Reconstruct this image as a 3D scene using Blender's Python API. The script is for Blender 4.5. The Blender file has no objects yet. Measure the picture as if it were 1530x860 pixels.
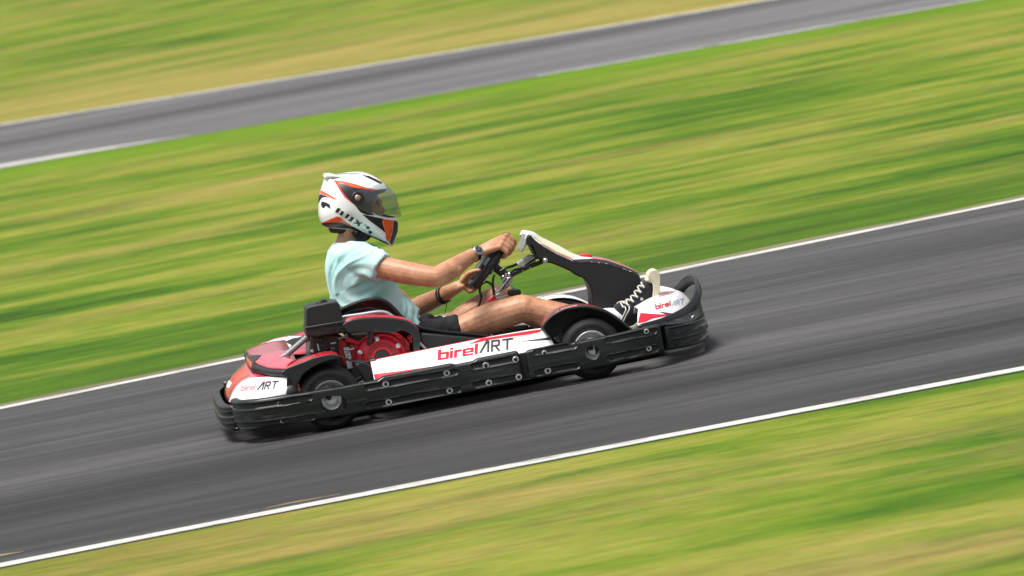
import bpy, bmesh, math, random
from math import sin, cos, radians, pi, sqrt, tanh
from mathutils import Vector, Matrix, noise
from mathutils.bvhtree import BVHTree
random.seed(7)
SC = bpy.context.scene
COL = SC.collection

# ------------------------------------------------------------------ camera frame (metres, kart drives along +X)
psi, eps, rho = radians(4), radians(4.8), radians(10.45)
S, D = 370., 26.
FL = S*D
F = Vector((sin(psi)*cos(eps), cos(psi)*cos(eps), -sin(eps)))
R0 = Vector((cos(psi), -sin(psi), 0))
U0 = R0.cross(F)
RR = cos(rho)*R0 - sin(rho)*U0
UU = cos(rho)*U0 + sin(rho)*R0
CAM = -D*F - ((672-765)/S)*RR - (-(594-430)/S)*UU
def ray(px, py): return F + (px-765)/FL*RR - (py-430)/FL*UU
def W(px, py, Y):
    r = ray(px, py); t = (Y-CAM.y)/r.y
    return CAM + t*r

# ------------------------------------------------------------------ materials
def mat(name, col, rough=.5, metal=0., spec=.5, coat=0., bump=0., bscale=200., var=0., vscale=8., sss=0., sheen=0., rvar=0., trans=0., stretch=(1,1,1)):
    m = bpy.data.materials.new(name); m.use_nodes = True
    nt = m.node_tree; N = nt.nodes; L = nt.links
    b = N['Principled BSDF']
    b.inputs['Base Color'].default_value = (*col, 1)
    b.inputs['Roughness'].default_value = rough
    b.inputs['Metallic'].default_value = metal
    b.inputs['Specular IOR Level'].default_value = spec
    b.inputs['Coat Weight'].default_value = coat
    b.inputs['Coat Roughness'].default_value = .08
    if sheen: b.inputs['Sheen Weight'].default_value = sheen
    if sss:
        b.inputs['Subsurface Weight'].default_value = sss
        b.inputs['Subsurface Radius'].default_value = (.012, .004, .002)
        b.inputs['Subsurface Scale'].default_value = 1.
    if trans: b.inputs['Transmission Weight'].default_value = trans
    tc = N.new('ShaderNodeTexCoord'); mp = N.new('ShaderNodeMapping')
    mp.inputs['Scale'].default_value = stretch
    L.new(tc.outputs['Object'], mp.inputs['Vector'])
    if var or rvar:
        n = N.new('ShaderNodeTexNoise'); n.inputs['Scale'].default_value = vscale; n.inputs['Detail'].default_value = 6; n.inputs['Roughness'].default_value = .65
        L.new(mp.outputs[0], n.inputs['Vector'])
        if var:
            rp = N.new('ShaderNodeValToRGB')
            rp.color_ramp.elements[0].position = .3; rp.color_ramp.elements[1].position = .7
            rp.color_ramp.elements[0].color = (*[max(0, c*(1-var)) for c in col], 1)
            rp.color_ramp.elements[1].color = (*[min(1, c*(1+var)) for c in col], 1)
            L.new(n.outputs['Fac'], rp.inputs[0]); L.new(rp.outputs[0], b.inputs['Base Color'])
        if rvar:
            mr = N.new('ShaderNodeMapRange'); mr.inputs[1].default_value = .3; mr.inputs[2].default_value = .7
            mr.inputs[3].default_value = max(.03, rough-rvar); mr.inputs[4].default_value = min(1, rough+rvar)
            L.new(n.outputs['Fac'], mr.inputs[0]); L.new(mr.outputs[0], b.inputs['Roughness'])
    if bump:
        n2 = N.new('ShaderNodeTexNoise'); n2.inputs['Scale'].default_value = bscale; n2.inputs['Detail'].default_value = 4
        L.new(mp.outputs[0], n2.inputs['Vector'])
        bp = N.new('ShaderNodeBump'); bp.inputs['Strength'].default_value = bump; bp.inputs['Distance'].default_value = .002
        L.new(n2.outputs['Fac'], bp.inputs['Height']); L.new(bp.outputs[0], b.inputs['Normal'])
    return m

M = {}
M['bumper'] = mat('scuffed black bumper plastic', (.007,.0095,.009), .36, bump=.12, bscale=260, var=.5, vscale=14, rvar=.14, stretch=(.25,1,1.6), spec=.6)
M['black'] = mat('matt black plastic', (.014,.014,.015), .5, bump=.15, bscale=300, rvar=.1)
M['darkgrey'] = mat('dark grey plastic', (.018,.019,.021), .42, bump=.25, bscale=420, rvar=.08, vscale=20)
def scuff(m, col, th, amt, sc=9., st=(.5,1,3.)):
    nt = m.node_tree; N = nt.nodes; L = nt.links; b = N['Principled BSDF']
    tc = N.new('ShaderNodeTexCoord'); mp = N.new('ShaderNodeMapping'); mp.inputs['Scale'].default_value = st; L.new(tc.outputs['Object'], mp.inputs['Vector'])
    n = N.new('ShaderNodeTexNoise'); n.inputs['Scale'].default_value = sc; n.inputs['Detail'].default_value = 9; n.inputs['Roughness'].default_value = .8; L.new(mp.outputs[0], n.inputs['Vector'])
    r = N.new('ShaderNodeMapRange'); r.inputs[1].default_value = th; r.inputs[2].default_value = th+.1; r.inputs[3].default_value = 0; r.inputs[4].default_value = amt; L.new(n.outputs['Fac'], r.inputs[0])
    x = N.new('ShaderNodeMix'); x.data_type = 'RGBA'; L.new(r.outputs[0], x.inputs['Factor']); x.inputs[7].default_value = (*col, 1)
    lk = b.inputs['Base Color'].links
    if lk: L.new(lk[0].from_socket, x.inputs[6])
    else: x.inputs[6].default_value = b.inputs['Base Color'].default_value
    L.new(x.outputs[2], b.inputs['Base Color'])
    q = N.new('ShaderNodeMix'); L.new(r.outputs[0], q.inputs['Factor']); q.inputs[3].default_value = .8
    lk = b.inputs['Roughness'].links
    if lk: L.new(lk[0].from_socket, q.inputs[2])
    else: q.inputs[2].default_value = b.inputs['Roughness'].default_value
    L.new(q.outputs[0], b.inputs['Roughness'])
scuff(M['bumper'], (.055,.055,.05), .56, .8, 14., (.35,1,3.))
M['rubber'] = mat('tyre rubber', (.013,.013,.013), .6, spec=.45, bump=.2, bscale=120, var=.35, vscale=25)
M['gblack'] = mat('glossy black', (.01,.01,.011), .22, rvar=.05)
M['white'] = mat('white body plastic', (.74,.74,.74), .35, coat=.15, var=.08, vscale=26, rvar=.12, stretch=(.5,1,1.5))
M['red'] = mat('red body plastic', (.52,.012,.03), .32, coat=.25, var=.2, vscale=12, rvar=.06)
M['dred'] = mat('dark red fender plastic', (.2,.008,.015), .3, coat=.4, var=.2)
M['pink'] = mat('pinkish red plastic', (.64,.10,.13), .22, coat=.7, var=.3, vscale=9)  # pink in the base stands in for the deck's pale sheen
M['orange'] = mat('orange red vinyl', (.75,.085,.02), .3, coat=.5)
scuff(M['white'], (.22,.2,.18), .62, .55, 10.); scuff(M['red'], (.12,.05,.05), .6, .5); scuff(M['pink'], (.25,.09,.09), .6, .5)
M['engred'] = mat('red engine enamel', (.66,.006,.024), .38, coat=.2, rvar=.08, vscale=30)
M['stred'] = mat('red vinyl sticker', (.5,.006,.025), .4)
M['stpink'] = mat('faded red and highlight vinyl', (.8,.32,.35), .35)
M['stblack'] = mat('dark grey vinyl sticker', (.025,.027,.032), .4)
M['stgrey'] = mat('grey sticker print', (.35,.38,.42), .4)
M['stwhite'] = mat('white paper sticker', (.7,.72,.72), .5, var=.05, vscale=120)
scuff(M['rubber'], (.04,.038,.035), .55, .7, 12., (1,1,1))
M['steel'] = mat('bright steel', (.6,.6,.62), .25, metal=1, rvar=.1, vscale=40)
M['alu'] = mat('cast aluminium rim', (.75,.75,.76), .32, metal=.55, rvar=.12, vscale=60, bump=.1, bscale=400)
M['zinc'] = mat('zinc bolt', (.62,.62,.6), .4, metal=.5)
M['silver'] = mat('silver grey painted steel', (.55,.57,.6), .3, metal=.6, rvar=.08)
M['tube'] = mat('grey powder coated tube', (.2,.2,.21), .35, rvar=.1)
M['cream'] = mat('cream sole rubber', (.62,.57,.42), .6, var=.12, vscale=60)
M['canvas'] = mat('black canvas', (.012,.013,.02), .85, bump=.6, bscale=900, sheen=.1)
M['lace'] = mat('off white cotton lace', (.68,.66,.58), .8, bump=.5, bscale=1200)
M['sock'] = mat('white cotton sock', (.7,.7,.76), .9, bump=.5, bscale=700)
M['shorts'] = mat('black cotton shorts', (.006,.006,.009), .85, bump=.5, bscale=600)
M['yellow'] = mat('pale yellow sticker film', (.8,.78,.5), .3, coat=.3, var=.12, vscale=9)
M['hwhite'] = mat('white helmet lacquer', (.86,.86,.86), .25, coat=.5, var=.02)
M['horange'] = mat('orange helmet graphic', (.85,.1,.01), .3, coat=.3)
M['hred'] = mat('dark orange helmet graphic', (.6,.06,.02), .3, coat=.3)
M['hblack'] = mat('black helmet graphic', (.010,.011,.013), .42)
M['hgrey'] = mat('grey helmet vent', (.28,.3,.33), .3, coat=.5)
M['bronze'] = mat('bronze pivot screw', (.5,.33,.2), .3, metal=.8)
M['hair'] = mat('dark hair', (.02,.013,.01), .7, bump=1, bscale=300)
M['eye'] = mat('eye white', (.7,.68,.66), .15)
M['yellowfloor'] = mat('worn brown floor tray', (.1,.085,.06), .5, var=.4, vscale=10)

def skin_mat():
    m = mat('tanned skin', (.52,.235,.135), .48, sss=.12, bump=.25, bscale=500)
    nt = m.node_tree; N = nt.nodes; L = nt.links; b = N['Principled BSDF']
    tc = N.new('ShaderNodeTexCoord')
    n = N.new('ShaderNodeTexNoise'); n.inputs['Scale'].default_value = 22; n.inputs['Detail'].default_value = 7; n.inputs['Roughness'].default_value = .7
    L.new(tc.outputs['Object'], n.inputs['Vector'])
    rp = N.new('ShaderNodeValToRGB'); e = rp.color_ramp.elements
    e[0].position = .28; e[0].color = (.34,.135,.065,1); e[1].position = .72; e[1].color = (.62,.33,.195,1)
    L.new(n.outputs['Fac'], rp.inputs[0])
    # fine dark body hair
    mp = N.new('ShaderNodeMapping'); mp.inputs['Scale'].default_value = (1,1,2.6); mp.inputs['Rotation'].default_value = (0,.5,0)
    L.new(tc.outputs['Object'], mp.inputs['Vector'])
    h = N.new('ShaderNodeTexNoise'); h.inputs['Scale'].default_value = 260; h.inputs['Detail'].default_value = 3
    L.new(mp.outputs[0], h.inputs['Vector'])
    hr = N.new('ShaderNodeValToRGB'); hr.color_ramp.elements[0].position = .56; hr.color_ramp.elements[1].position = .7
    hr.color_ramp.elements[0].color = (0,0,0,1); hr.color_ramp.elements[1].color = (.42,.42,.42,1)
    L.new(h.outputs['Fac'], hr.inputs[0])
    mx = N.new('ShaderNodeMix'); mx.data_type = 'RGBA'
    L.new(hr.outputs[0], mx.inputs['Factor']); L.new(rp.outputs[0], mx.inputs[6]); mx.inputs[7].default_value = (.13,.055,.03,1)
    L.new(mx.outputs[2], b.inputs['Base Color'])
    return m
M['skin'] = skin_mat()

def shirt_mat():
    m = mat('faded mint cotton', (.42,.66,.64), .85, bump=.35, bscale=900, sheen=.2)
    nt = m.node_tree; N = nt.nodes; L = nt.links; b = N['Principled BSDF']
    tc = N.new('ShaderNodeTexCoord'); n = N.new('ShaderNodeTexNoise'); n.inputs['Scale'].default_value = 9; n.inputs['Detail'].default_value = 5
    L.new(tc.outputs['Object'], n.inputs['Vector'])
    rp = N.new('ShaderNodeValToRGB'); e = rp.color_ramp.elements
    e[0].position = .3; e[0].color = (.33,.64,.62,1); e[1].position = .7; e[1].color = (.56,.78,.77,1)
    L.new(n.outputs['Fac'], rp.inputs[0]); L.new(rp.outputs[0], b.inputs['Base Color'])
    return m
M['shirt'] = shirt_mat()

def glass_mat():
    m = bpy.data.materials.new('clear visor'); m.use_nodes = True
    nt = m.node_tree; N = nt.nodes; L = nt.links
    N.remove(N['Principled BSDF'])
    t = N.new('ShaderNodeBsdfTransparent'); t.inputs[0].default_value = (.74,.76,.79,1)
    g = N.new('ShaderNodeBsdfGlossy'); g.inputs['Roughness'].default_value = .12
    d = N.new('ShaderNodeBsdfDiffuse'); d.inputs[0].default_value = (.75,.78,.78,1)
    lw = N.new('ShaderNodeLayerWeight'); lw.inputs[0].default_value = .16
    fr = N.new('ShaderNodeMath'); fr.operation = 'MULTIPLY_ADD'; fr.inputs[1].default_value = .7; fr.inputs[2].default_value = .04; L.new(lw.outputs['Facing'], fr.inputs[0])
    mx = N.new('ShaderNodeMixShader'); L.new(fr.outputs[0], mx.inputs[0]); L.new(t.outputs[0], mx.inputs[1]); L.new(g.outputs[0], mx.inputs[2])
    m2 = N.new('ShaderNodeMixShader'); m2.inputs[0].default_value = .045
    L.new(mx.outputs[0], m2.inputs[1]); L.new(d.outputs[0], m2.inputs[2])
    L.new(m2.outputs[0], N['Material Output'].inputs[0])
    return m
M['visor'] = glass_mat()

# ------------------------------------------------------------------ object helpers
def tag(o, label=None, cat=None, group=None, kind=None):
    if label: o['label'] = label
    if cat: o['category'] = cat
    if group: o['group'] = group
    if kind: o['kind'] = kind
    return o
def mk(name, verts, faces, m, parent=None, smooth=True, mats=None, midx=None, autosmooth=None):
    me = bpy.data.meshes.new(name)
    me.from_pydata([tuple(v) for v in verts], [], faces)
    me.update()
    bm = bmesh.new(); bm.from_mesh(me)
    bmesh.ops.recalc_face_normals(bm, faces=bm.faces[:])
    bm.to_mesh(me); bm.free()
    if isinstance(m, str): m = M[m]
    for q in (mats or [m]): me.materials.append(M[q] if isinstance(q, str) else q)
    if midx:
        for p, i in zip(me.polygons, midx): p.material_index = i
    o = bpy.data.objects.new(name, me); COL.objects.link(o)
    if smooth:
        me.shade_smooth() if hasattr(me, 'shade_smooth') else None
        if autosmooth is not None: me.set_sharp_from_angle(angle=radians(autosmooth))
    if parent: o.parent = parent
    return o
def from_bm(name, bm, m, parent=None, smooth=True, autosmooth=None):
    bmesh.ops.recalc_face_normals(bm, faces=bm.faces[:])
    me = bpy.data.meshes.new(name); bm.to_mesh(me); bm.free()
    me.materials.append(M[m] if isinstance(m, str) else m)
    o = bpy.data.objects.new(name, me); COL.objects.link(o)
    if smooth:
        me.shade_smooth()
        if autosmooth is not None: me.set_sharp_from_angle(angle=radians(autosmooth))
    if parent: o.parent = parent
    return o
class MB:
    "collects pieces of one part"
    def __init__(s): s.v = []; s.f = []
    def add(s, v, f):
        b = len(s.v); s.v += [Vector(q) for q in v]; s.f += [tuple(i+b for i in q) for q in f]
    def tube(s, pts, r, n=12, caps=True, rn=None, up=None, flat=1.):
        pts = [Vector(p) for p in pts]; k = len(pts)
        rs = r if isinstance(r, (list, tuple)) else [r]*k
        V = []; fr = None
        for i, p in enumerate(pts):
            t = (pts[min(i+1, k-1)]-pts[max(i-1, 0)]).normalized()
            if fr is None:
                a = Vector(up) if up else (Vector((0,0,1)) if abs(t.z) < .9 else Vector((0,1,0)))
                fr = (a-a.dot(t)*t).normalized()
            else: fr = (fr-fr.dot(t)*t).normalized()
            b = t.cross(fr)
            for j in range(n):
                a = 2*pi*j/n
                V.append(p+rs[i]*(cos(a)*fr+flat*sin(a)*b))
        Fc = [(i*n+j, i*n+(j+1)%n, (i+1)*n+(j+1)%n, (i+1)*n+j) for i in range(k-1) for j in range(n)]
        if caps: Fc += [tuple(range(n))[::-1], tuple(range((k-1)*n, k*n))]
        s.add(V, Fc)
    def box(s, c, d, rot=None):
        c = Vector(c); V = []
        for x in (-1,1):
            for y in (-1,1):
                for z in (-1,1):
                    q = Vector((x*d[0]/2, y*d[1]/2, z*d[2]/2))
                    if rot: q = rot @ q
                    V.append(c+q)
        s.add(V, [(0,1,3,2),(4,6,7,5),(0,4,5,1),(2,3,7,6),(0,2,6,4),(1,5,7,3)])
    def disc(s, c, ax, prof, n=32):
        "lathe: prof = list of (offset along axis, radius)"
        c = Vector(c); ax = Vector(ax).normalized()
        a = Vector((1,0,0)) if abs(ax.x) < .9 else Vector((0,0,1))
        a = (a-a.dot(ax)*ax).normalized(); b = ax.cross(a); V = []
        for (h, r) in prof:
            for j in range(n):
                t = 2*pi*j/n; V.append(c+h*ax+r*(cos(t)*a+sin(t)*b))
        k = len(prof)
        s.add(V, [(i*n+j, i*n+(j+1)%n, (i+1)*n+(j+1)%n, (i+1)*n+j) for i in range(k-1) for j in range(n)]+[tuple(range(n))[::-1], tuple(range((k-1)*n, k*n))])
    def sphere(s, c, r, n=12):
        c = Vector(c); r = Vector(r) if hasattr(r, '__len__') else Vector((r,r,r))
        V = [c+Vector((0,0,r.z))]
        for i in range(1, n):
            for j in range(2*n):
                a = pi*i/n; b = pi*j/n; V.append(c+Vector((r.x*sin(a)*cos(b), r.y*sin(a)*sin(b), r.z*cos(a))))
        V.append(c-Vector((0,0,r.z))); m = 2*n
        Fc = [(0, 1+j, 1+(j+1)%m) for j in range(m)]
        for i in range(n-2):
            for j in range(m): Fc.append((1+i*m+j, 1+(i+1)*m+j, 1+(i+1)*m+(j+1)%m, 1+i*m+(j+1)%m))
        l = len(V)-1; b0 = 1+(n-2)*m
        Fc += [(l, b0+(j+1)%m, b0+j) for j in range(m)]
        s.add(V, Fc)
    def prism(s, P, vec):
        "closed polygon P (3-D) extruded by vec"
        n = len(P); vec = Vector(vec); P = [Vector(p) for p in P]
        s.add(P+[p+vec for p in P], [tuple(range(n)), tuple(range(2*n-1, n-1, -1))]+[(i, (i+1)%n, n+(i+1)%n, n+i) for i in range(n)])
    def mirror(s):
        n = len(s.v); s.v += [Vector((q.x, -q.y, q.z)) for q in s.v]; s.f += [tuple(i+n for i in q[::-1]) for q in s.f]
    def build(s, name, m, parent=None, smooth=True, autosmooth=35, bevel=0., seg=2):
        o = mk(name, s.v, s.f, m, parent, smooth, autosmooth=None if bevel else autosmooth)
        if bevel:
            bv = o.modifiers.new('bevel', 'BEVEL'); bv.width = bevel; bv.segments = seg; bv.limit_method = 'ANGLE'; bv.angle_limit = radians(30); bv.harden_normals = False
            o.data.set_sharp_from_angle(angle=radians(75))
        return o
def PW(l, Y): return [W(x, y, Y) for x, y in l]
def ext(name, pts, Y0, Y1, m, parent, bevel=.004, seg=3):
    "solid slab: outline given on its near face, real thickness from Y0 to Y1"
    b = MB(); b.prism(PW(pts, Y0), (0, Y1-Y0, 0))
    return b.build(name, m, parent, bevel=bevel, seg=seg)
def smoothline(P, n=8, closed=False):
    P = [Vector(p) for p in P]; out = []; k = len(P)
    rng = range(k) if closed else range(k-1)
    for i in rng:
        if closed: a, b, c, d = P[i-1], P[i], P[(i+1)%k], P[(i+2)%k]
        else: a, b, c, d = P[max(i-1,0)], P[i], P[i+1], P[min(i+2,k-1)]
        for j in range(n):
            t = j/n
            out.append(.5*((2*b)+(c-a)*t+(2*a-5*b+4*c-d)*t*t+(3*b-a-3*c+d)*t**3))
    if not closed: out.append(P[-1].copy())
    return out
def resample(P, ds):
    L = [0.]
    for a, b in zip(P, P[1:]): L.append(L[-1]+(b-a).length)
    n = max(2, int(round(L[-1]/ds))); out = []; j = 0
    for i in range(n+1):
        t = L[-1]*i/n
        while j < len(P)-2 and L[j+1] < t: j += 1
        q = (t-L[j])/max(1e-9, L[j+1]-L[j]); out.append(P[j].lerp(P[j+1], min(1, max(0, q))))
    return out, L[-1]
def inpoly(x, y, P):
    c = False; n = len(P)
    for i in range(n):
        x1, y1 = P[i]; x2, y2 = P[i-1]
        if (y1 > y) != (y2 > y) and x < (x2-x1)*(y-y1)/(y2-y1)+x1: c = not c
    return c
def grid(name, rows, m, parent, solid=0., smooth=True, offset=-1, mats=None):
    nu = len(rows[0]); V = [p for r in rows for p in r]
    Fc = [(i*nu+j, i*nu+j+1, (i+1)*nu+j+1, (i+1)*nu+j) for i in range(len(rows)-1) for j in range(nu-1)]
    o = mk(name, V, Fc, m, parent, smooth)
    if solid:
        s = o.modifiers.new('thick', 'SOLIDIFY'); s.thickness = solid; s.offset = offset
    return o
def remeshed(name, mb, voxel, m, parent, smooth_it=4, wrinkle=None):
    o = mk(name, mb.v, mb.f, m, None, False)
    r = o.modifiers.new('r', 'REMESH'); r.mode = 'VOXEL'; r.voxel_size = voxel; r.use_smooth_shade = True
    if smooth_it:
        s = o.modifiers.new('s', 'SMOOTH'); s.factor = .5; s.iterations = smooth_it
    dg = bpy.context.evaluated_depsgraph_get()
    me = bpy.data.meshes.new_from_object(o.evaluated_get(dg)); me.name = name
    o.modifiers.clear(); old = o.data; o.data = me; bpy.data.meshes.remove(old)
    if not me.materials: me.materials.append(M[m])
    if wrinkle:
        nrm = [v.normal.copy() for v in me.vertices]
        for v, n in zip(me.vertices, nrm): v.co += n*wrinkle(v.co)
    me.update(); me.shade_smooth()
    if parent: o.parent = parent
    return o

# decals: thin real stickers laid on a part's surface
def bvh_of(objs):
    dg = bpy.context.evaluated_depsgraph_get(); V = []; Fc = []
    for o in objs:
        e = o.evaluated_get(dg); me = e.to_mesh(); b = len(V)
        mw = o.matrix_world
        V += [mw @ v.co for v in me.vertices]; Fc += [tuple(i+b for i in p.vertices) for p in me.polygons]
        e.to_mesh_clear()
    t = BVHTree.FromPolygons(V, Fc)
    N_ = [Vector() for _ in V]
    for f in Fc:
        n = (V[f[1]]-V[f[0]]).cross(V[f[2]]-V[f[0]])
        for i in f: N_[i] += n
    BV.append((V, Fc, N_)); t_id[id(t)] = len(BV)-1; keepb.append(t)
    return t
BV = []; t_id = {}; keepb = []
def sticker(name, polys, bvh, m, parent, off=.0012, maxe=3., mirror=False, Yfall=-.5):
    bm = bmesh.new()
    for P in polys:
        vs = [bm.verts.new((x, y, 0)) for x, y in P]
        bm.faces.new(vs)
    bmesh.ops.triangulate(bm, faces=bm.faces[:])
    for _ in range(6):
        le = [e for e in bm.edges if e.calc_length() > maxe]
        if not le: break
        bmesh.ops.subdivide_edges(bm, edges=le, cuts=1)
        bmesh.ops.triangulate(bm, faces=[f for f in bm.faces if len(f.verts) > 3])
    TV, TF, TN = BV[t_id[id(bvh)]]; nrms = []
    for v in bm.verts:
        r = ray(v.co.x, v.co.y).normalized()
        loc, n, i, d = bvh.ray_cast(CAM, r)
        if loc is None:
            w = W(v.co.x, v.co.y, Yfall); loc, n, i, d = bvh.find_nearest(w)
        sn = Vector()
        for k in TF[i]: sn += TN[k].normalized()/((TV[k]-loc).length+1e-5)
        if sn.length > 1e-6 and abs(sn.normalized().dot(n)) > .5: sn.normalize()
        else: sn = n.copy()
        if n.dot(r) > 0: n = -n
        if sn.dot(n) < 0: sn = -sn
        nrms.append(sn)
        v.co = loc+n*off
    me = bpy.data.meshes.new(name)
    for f in bm.faces:
        if f.normal.length == 0: f.normal_update()
    bm.normal_update()
    vi = {v: k for k, v in enumerate(bm.verts)}
    fl = [f for f in bm.faces if f.normal.dot(nrms[vi[f.verts[0]]]) < 0]
    if fl: bmesh.ops.reverse_faces(bm, faces=fl)
    bm.to_mesh(me)
    if mirror:
        for v in bm.verts: v.co.y = -v.co.y
        m2 = bpy.data.meshes.new(name); bmesh.ops.reverse_faces(bm, faces=bm.faces[:]); bm.to_mesh(m2); m2.materials.append(M[m]); m2.shade_smooth(); m2.normals_split_custom_set_from_vertices([(q.x,-q.y,q.z) for q in nrms])
        o2 = bpy.data.objects.new(name, m2); COL.objects.link(o2); o2.parent = parent
    bm.free()
    me.materials.append(M[m]); me.shade_smooth(); me.normals_split_custom_set_from_vertices([tuple(q) for q in nrms])
    o = bpy.data.objects.new(name, me); COL.objects.link(o); o.parent = parent
    return o
def rc(x0, y0, x1, y1): return [(x0,y0),(x1,y0),(x1,y1),(x0,y1)]
GLY = {
 'b': (.92, [rc(0,0,.24,1), rc(.24,.52,.62,.7), rc(.24,0,.62,.18), [(.62,0),(.8,0),(.86,.07),(.86,.63),(.8,.7),(.62,.7)]]),
 'i': (.33, [rc(0,0,.24,.7), rc(0,.82,.24,1)]),
 'r': (.66, [rc(0,0,.24,.7), rc(.24,.51,.6,.7)]),
 'e': (.94, [[(.06,0),(.24,0),(.24,.7),(.06,.7),(0,.63),(0,.07)], rc(.24,.54,.62,.7), rc(.24,0,.82,.16), rc(.24,.28,.62,.41), [(.62,.28),(.86,.28),(.86,.63),(.8,.7),(.62,.7)]]),
 'l': (.3, [rc(0,0,.24,1)]),
 'A': (1.0, [[(0,0),(.2,0),(.68,.8),(.68,1),(.56,1)], rc(.68,0,.86,1)]),
 'R': (.92, [rc(0,0,.17,1), rc(.17,.84,.58,1), [(.58,.42),(.66,.42),(.75,.52),(.75,.9),(.66,1),(.58,1)], rc(.17,.42,.58,.57), [(.3,.42),(.5,.42),(.82,0),(.6,0)]]),
 'T': (.95, [[(0,.84),(.9,.84),(.95,1),(0,1)], rc(.36,0,.54,.84)]),
}
def word(txt, o, xd, yd):
    out = []; x = 0
    for ch in txt:
        w, P = GLY[ch]
        for q in P: out.append([(o[0]+(x+a)*xd[0]+b*yd[0], o[1]+(x+a)*xd[1]+b*yd[1]) for a, b in q])
        x += w
    return out, x

# ------------------------------------------------------------------ ground, tracks, lines
def ground_mat():
    m = bpy.data.materials.new('mown grass with dry patches'); m.use_nodes = True
    nt = m.node_tree; N = nt.nodes; L = nt.links; b = N['Principled BSDF']
    b.inputs['Roughness'].default_value = .85; b.inputs['Specular IOR Level'].default_value = .15
    tc = N.new('ShaderNodeTexCoord')
    def nz(sc, st, det=5, ro=.6, w=0.):
        mp = N.new('ShaderNodeMapping'); mp.inputs['Scale'].default_value = st; mp.inputs['Location'].default_value = (w, w*1.7, 0)
        mp.inputs['Rotation'].default_value = (0, 0, radians(-2))
        L.new(tc.outputs['Object'], mp.inputs['Vector'])
        n = N.new('ShaderNodeTexNoise'); n.inputs['Scale'].default_value = sc; n.inputs['Detail'].default_value = det; n.inputs['Roughness'].default_value = ro
        L.new(mp.outputs[0], n.inputs['Vector']); return n.outputs['Fac']
    def ramp(f, stops):
        r = N.new('ShaderNodeValToRGB'); el = r.color_ramp.elements
        while len(el) < len(stops): el.new(.5)
        for e, (p, c) in zip(el, stops): e.position = p; e.color = (*c, 1)
        L.new(f, r.inputs[0]); return r.outputs[0]
    def mix(f, a, c, mode='MIX'):
        x = N.new('ShaderNodeMix'); x.data_type = 'RGBA'; x.blend_type = mode
        if isinstance(f, float): x.inputs['Factor'].default_value = f
        else: L.new(f, x.inputs['Factor'])
        L.new(a, x.inputs[6]); L.new(c, x.inputs[7]); return x.outputs[2]
    greens = ramp(nz(1.0, (.34,1,1), 8, .68), [(.30,(.012,.042,.001)), (.42,(.052,.118,.003)), (.5,(.11,.165,.009)), (.6,(.205,.215,.032)), (.71,(.06,.115,.004))])
    tan = ramp(nz(1.6, (.22,1,1), 6, .62, 9.), [(.35,(.17,.13,.03)), (.65,(.34,.25,.085))])
    tm = ramp(nz(.5, (.42,1,1), 8, .70, 31.), [(.495,(0,0,0)), (.655,(.8,.8,.8))])
    c = mix(tm, greens, tan)
    sp = N.new('ShaderNodeSeparateXYZ'); L.new(tc.outputs['Object'], sp.inputs[0])
    def mth(op, a, b_=None):
        k = N.new('ShaderNodeMath'); k.operation = op
        for i, q in enumerate((a, b_)):
            if q is None: continue
            if isinstance(q, (int, float)): k.inputs[i].default_value = q
            else: L.new(q, k.inputs[i])
        return k.outputs[0]
    def band(c0, sl, sgn, wid, amt, seed):
        # lusher grass growing along a track edge y = c0 + sl*x
        d = mth('MULTIPLY', mth('SUBTRACT', mth('SUBTRACT', sp.outputs[1], c0), mth('MULTIPLY', sp.outputs[0], sl)), sgn)
        d = mth('ADD', d, mth('MULTIPLY', mth('SUBTRACT', nz(1.3, (.2,1,1), 5, .6, seed), .5), wid*2.2))
        r = N.new('ShaderNodeMapRange'); r.inputs[1].default_value = wid*.35; r.inputs[2].default_value = wid*1.15; r.inputs[3].default_value = amt; r.inputs[4].default_value = 0
        L.new(d, r.inputs[0]); return r.outputs[0]
    lush = ramp(nz(3, (.2,1,1), 6, .65, 17.), [(.3,(.02,.065,.001)), (.7,(.06,.135,.003))])
    brt = ramp(nz(2, (.2,1,1), 6, .65, 27.), [(.3,(.06,.15,.002)), (.7,(.14,.23,.006))])
    mk1 = mth('MULTIPLY', band(3.40, .155, 1., 2.6, .9, 51.), mth('GREATER_THAN', sp.outputs[1], 0.))
    c = mix(mk1, c, lush)
    mk2 = mth('MULTIPLY', band(23.38, -.33, -1., 2.2, .8, 61.), mth('LESS_THAN', mth('ADD', sp.outputs[1], mth('MULTIPLY', sp.outputs[0], .33)), 23.8))
    c = mix(mk2, c, brt)
    mk3 = mth('MULTIPLY', band(30.6, -.58, 1., 8., .8, 71.), mth('GREATER_THAN', mth('ADD', sp.outputs[1], mth('MULTIPLY', sp.outputs[0], .58)), 30.))
    dry = ramp(nz(1.1, (.25,1,1), 7, .68, 37.), [(.3,(.13,.15,.02)), (.5,(.27,.21,.06)), (.7,(.34,.26,.09))])
    c = mix(mk3, c, dry)
    fine = ramp(nz(4, (.14,1,1), 6, .75, 3.), [(.3,(.55,.55,.5)), (.5,(1,1,1)), (.7,(1.0,1.0,.9))])
    x = mix(.6, c, fine, 'MULTIPLY')
    vf = ramp(nz(14, (.3,1,1), 7, .8, 5.), [(.3,(.5,.55,.4)), (.5,(.95,.97,.9)), (.7,(1.25,1.2,1.1))])
    x = mix(.7, x, vf, 'MULTIPLY')
    L.new(x, b.inputs['Base Color'])
    bp = N.new('ShaderNodeBump'); bp.inputs['Strength'].default_value = .5; bp.inputs['Distance'].default_value = .05
    L.new(nz(4, (.15,1,1), 6, .7, 12.), bp.inputs['Height']); L.new(bp.outputs[0], b.inputs['Normal'])
    return m
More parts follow.
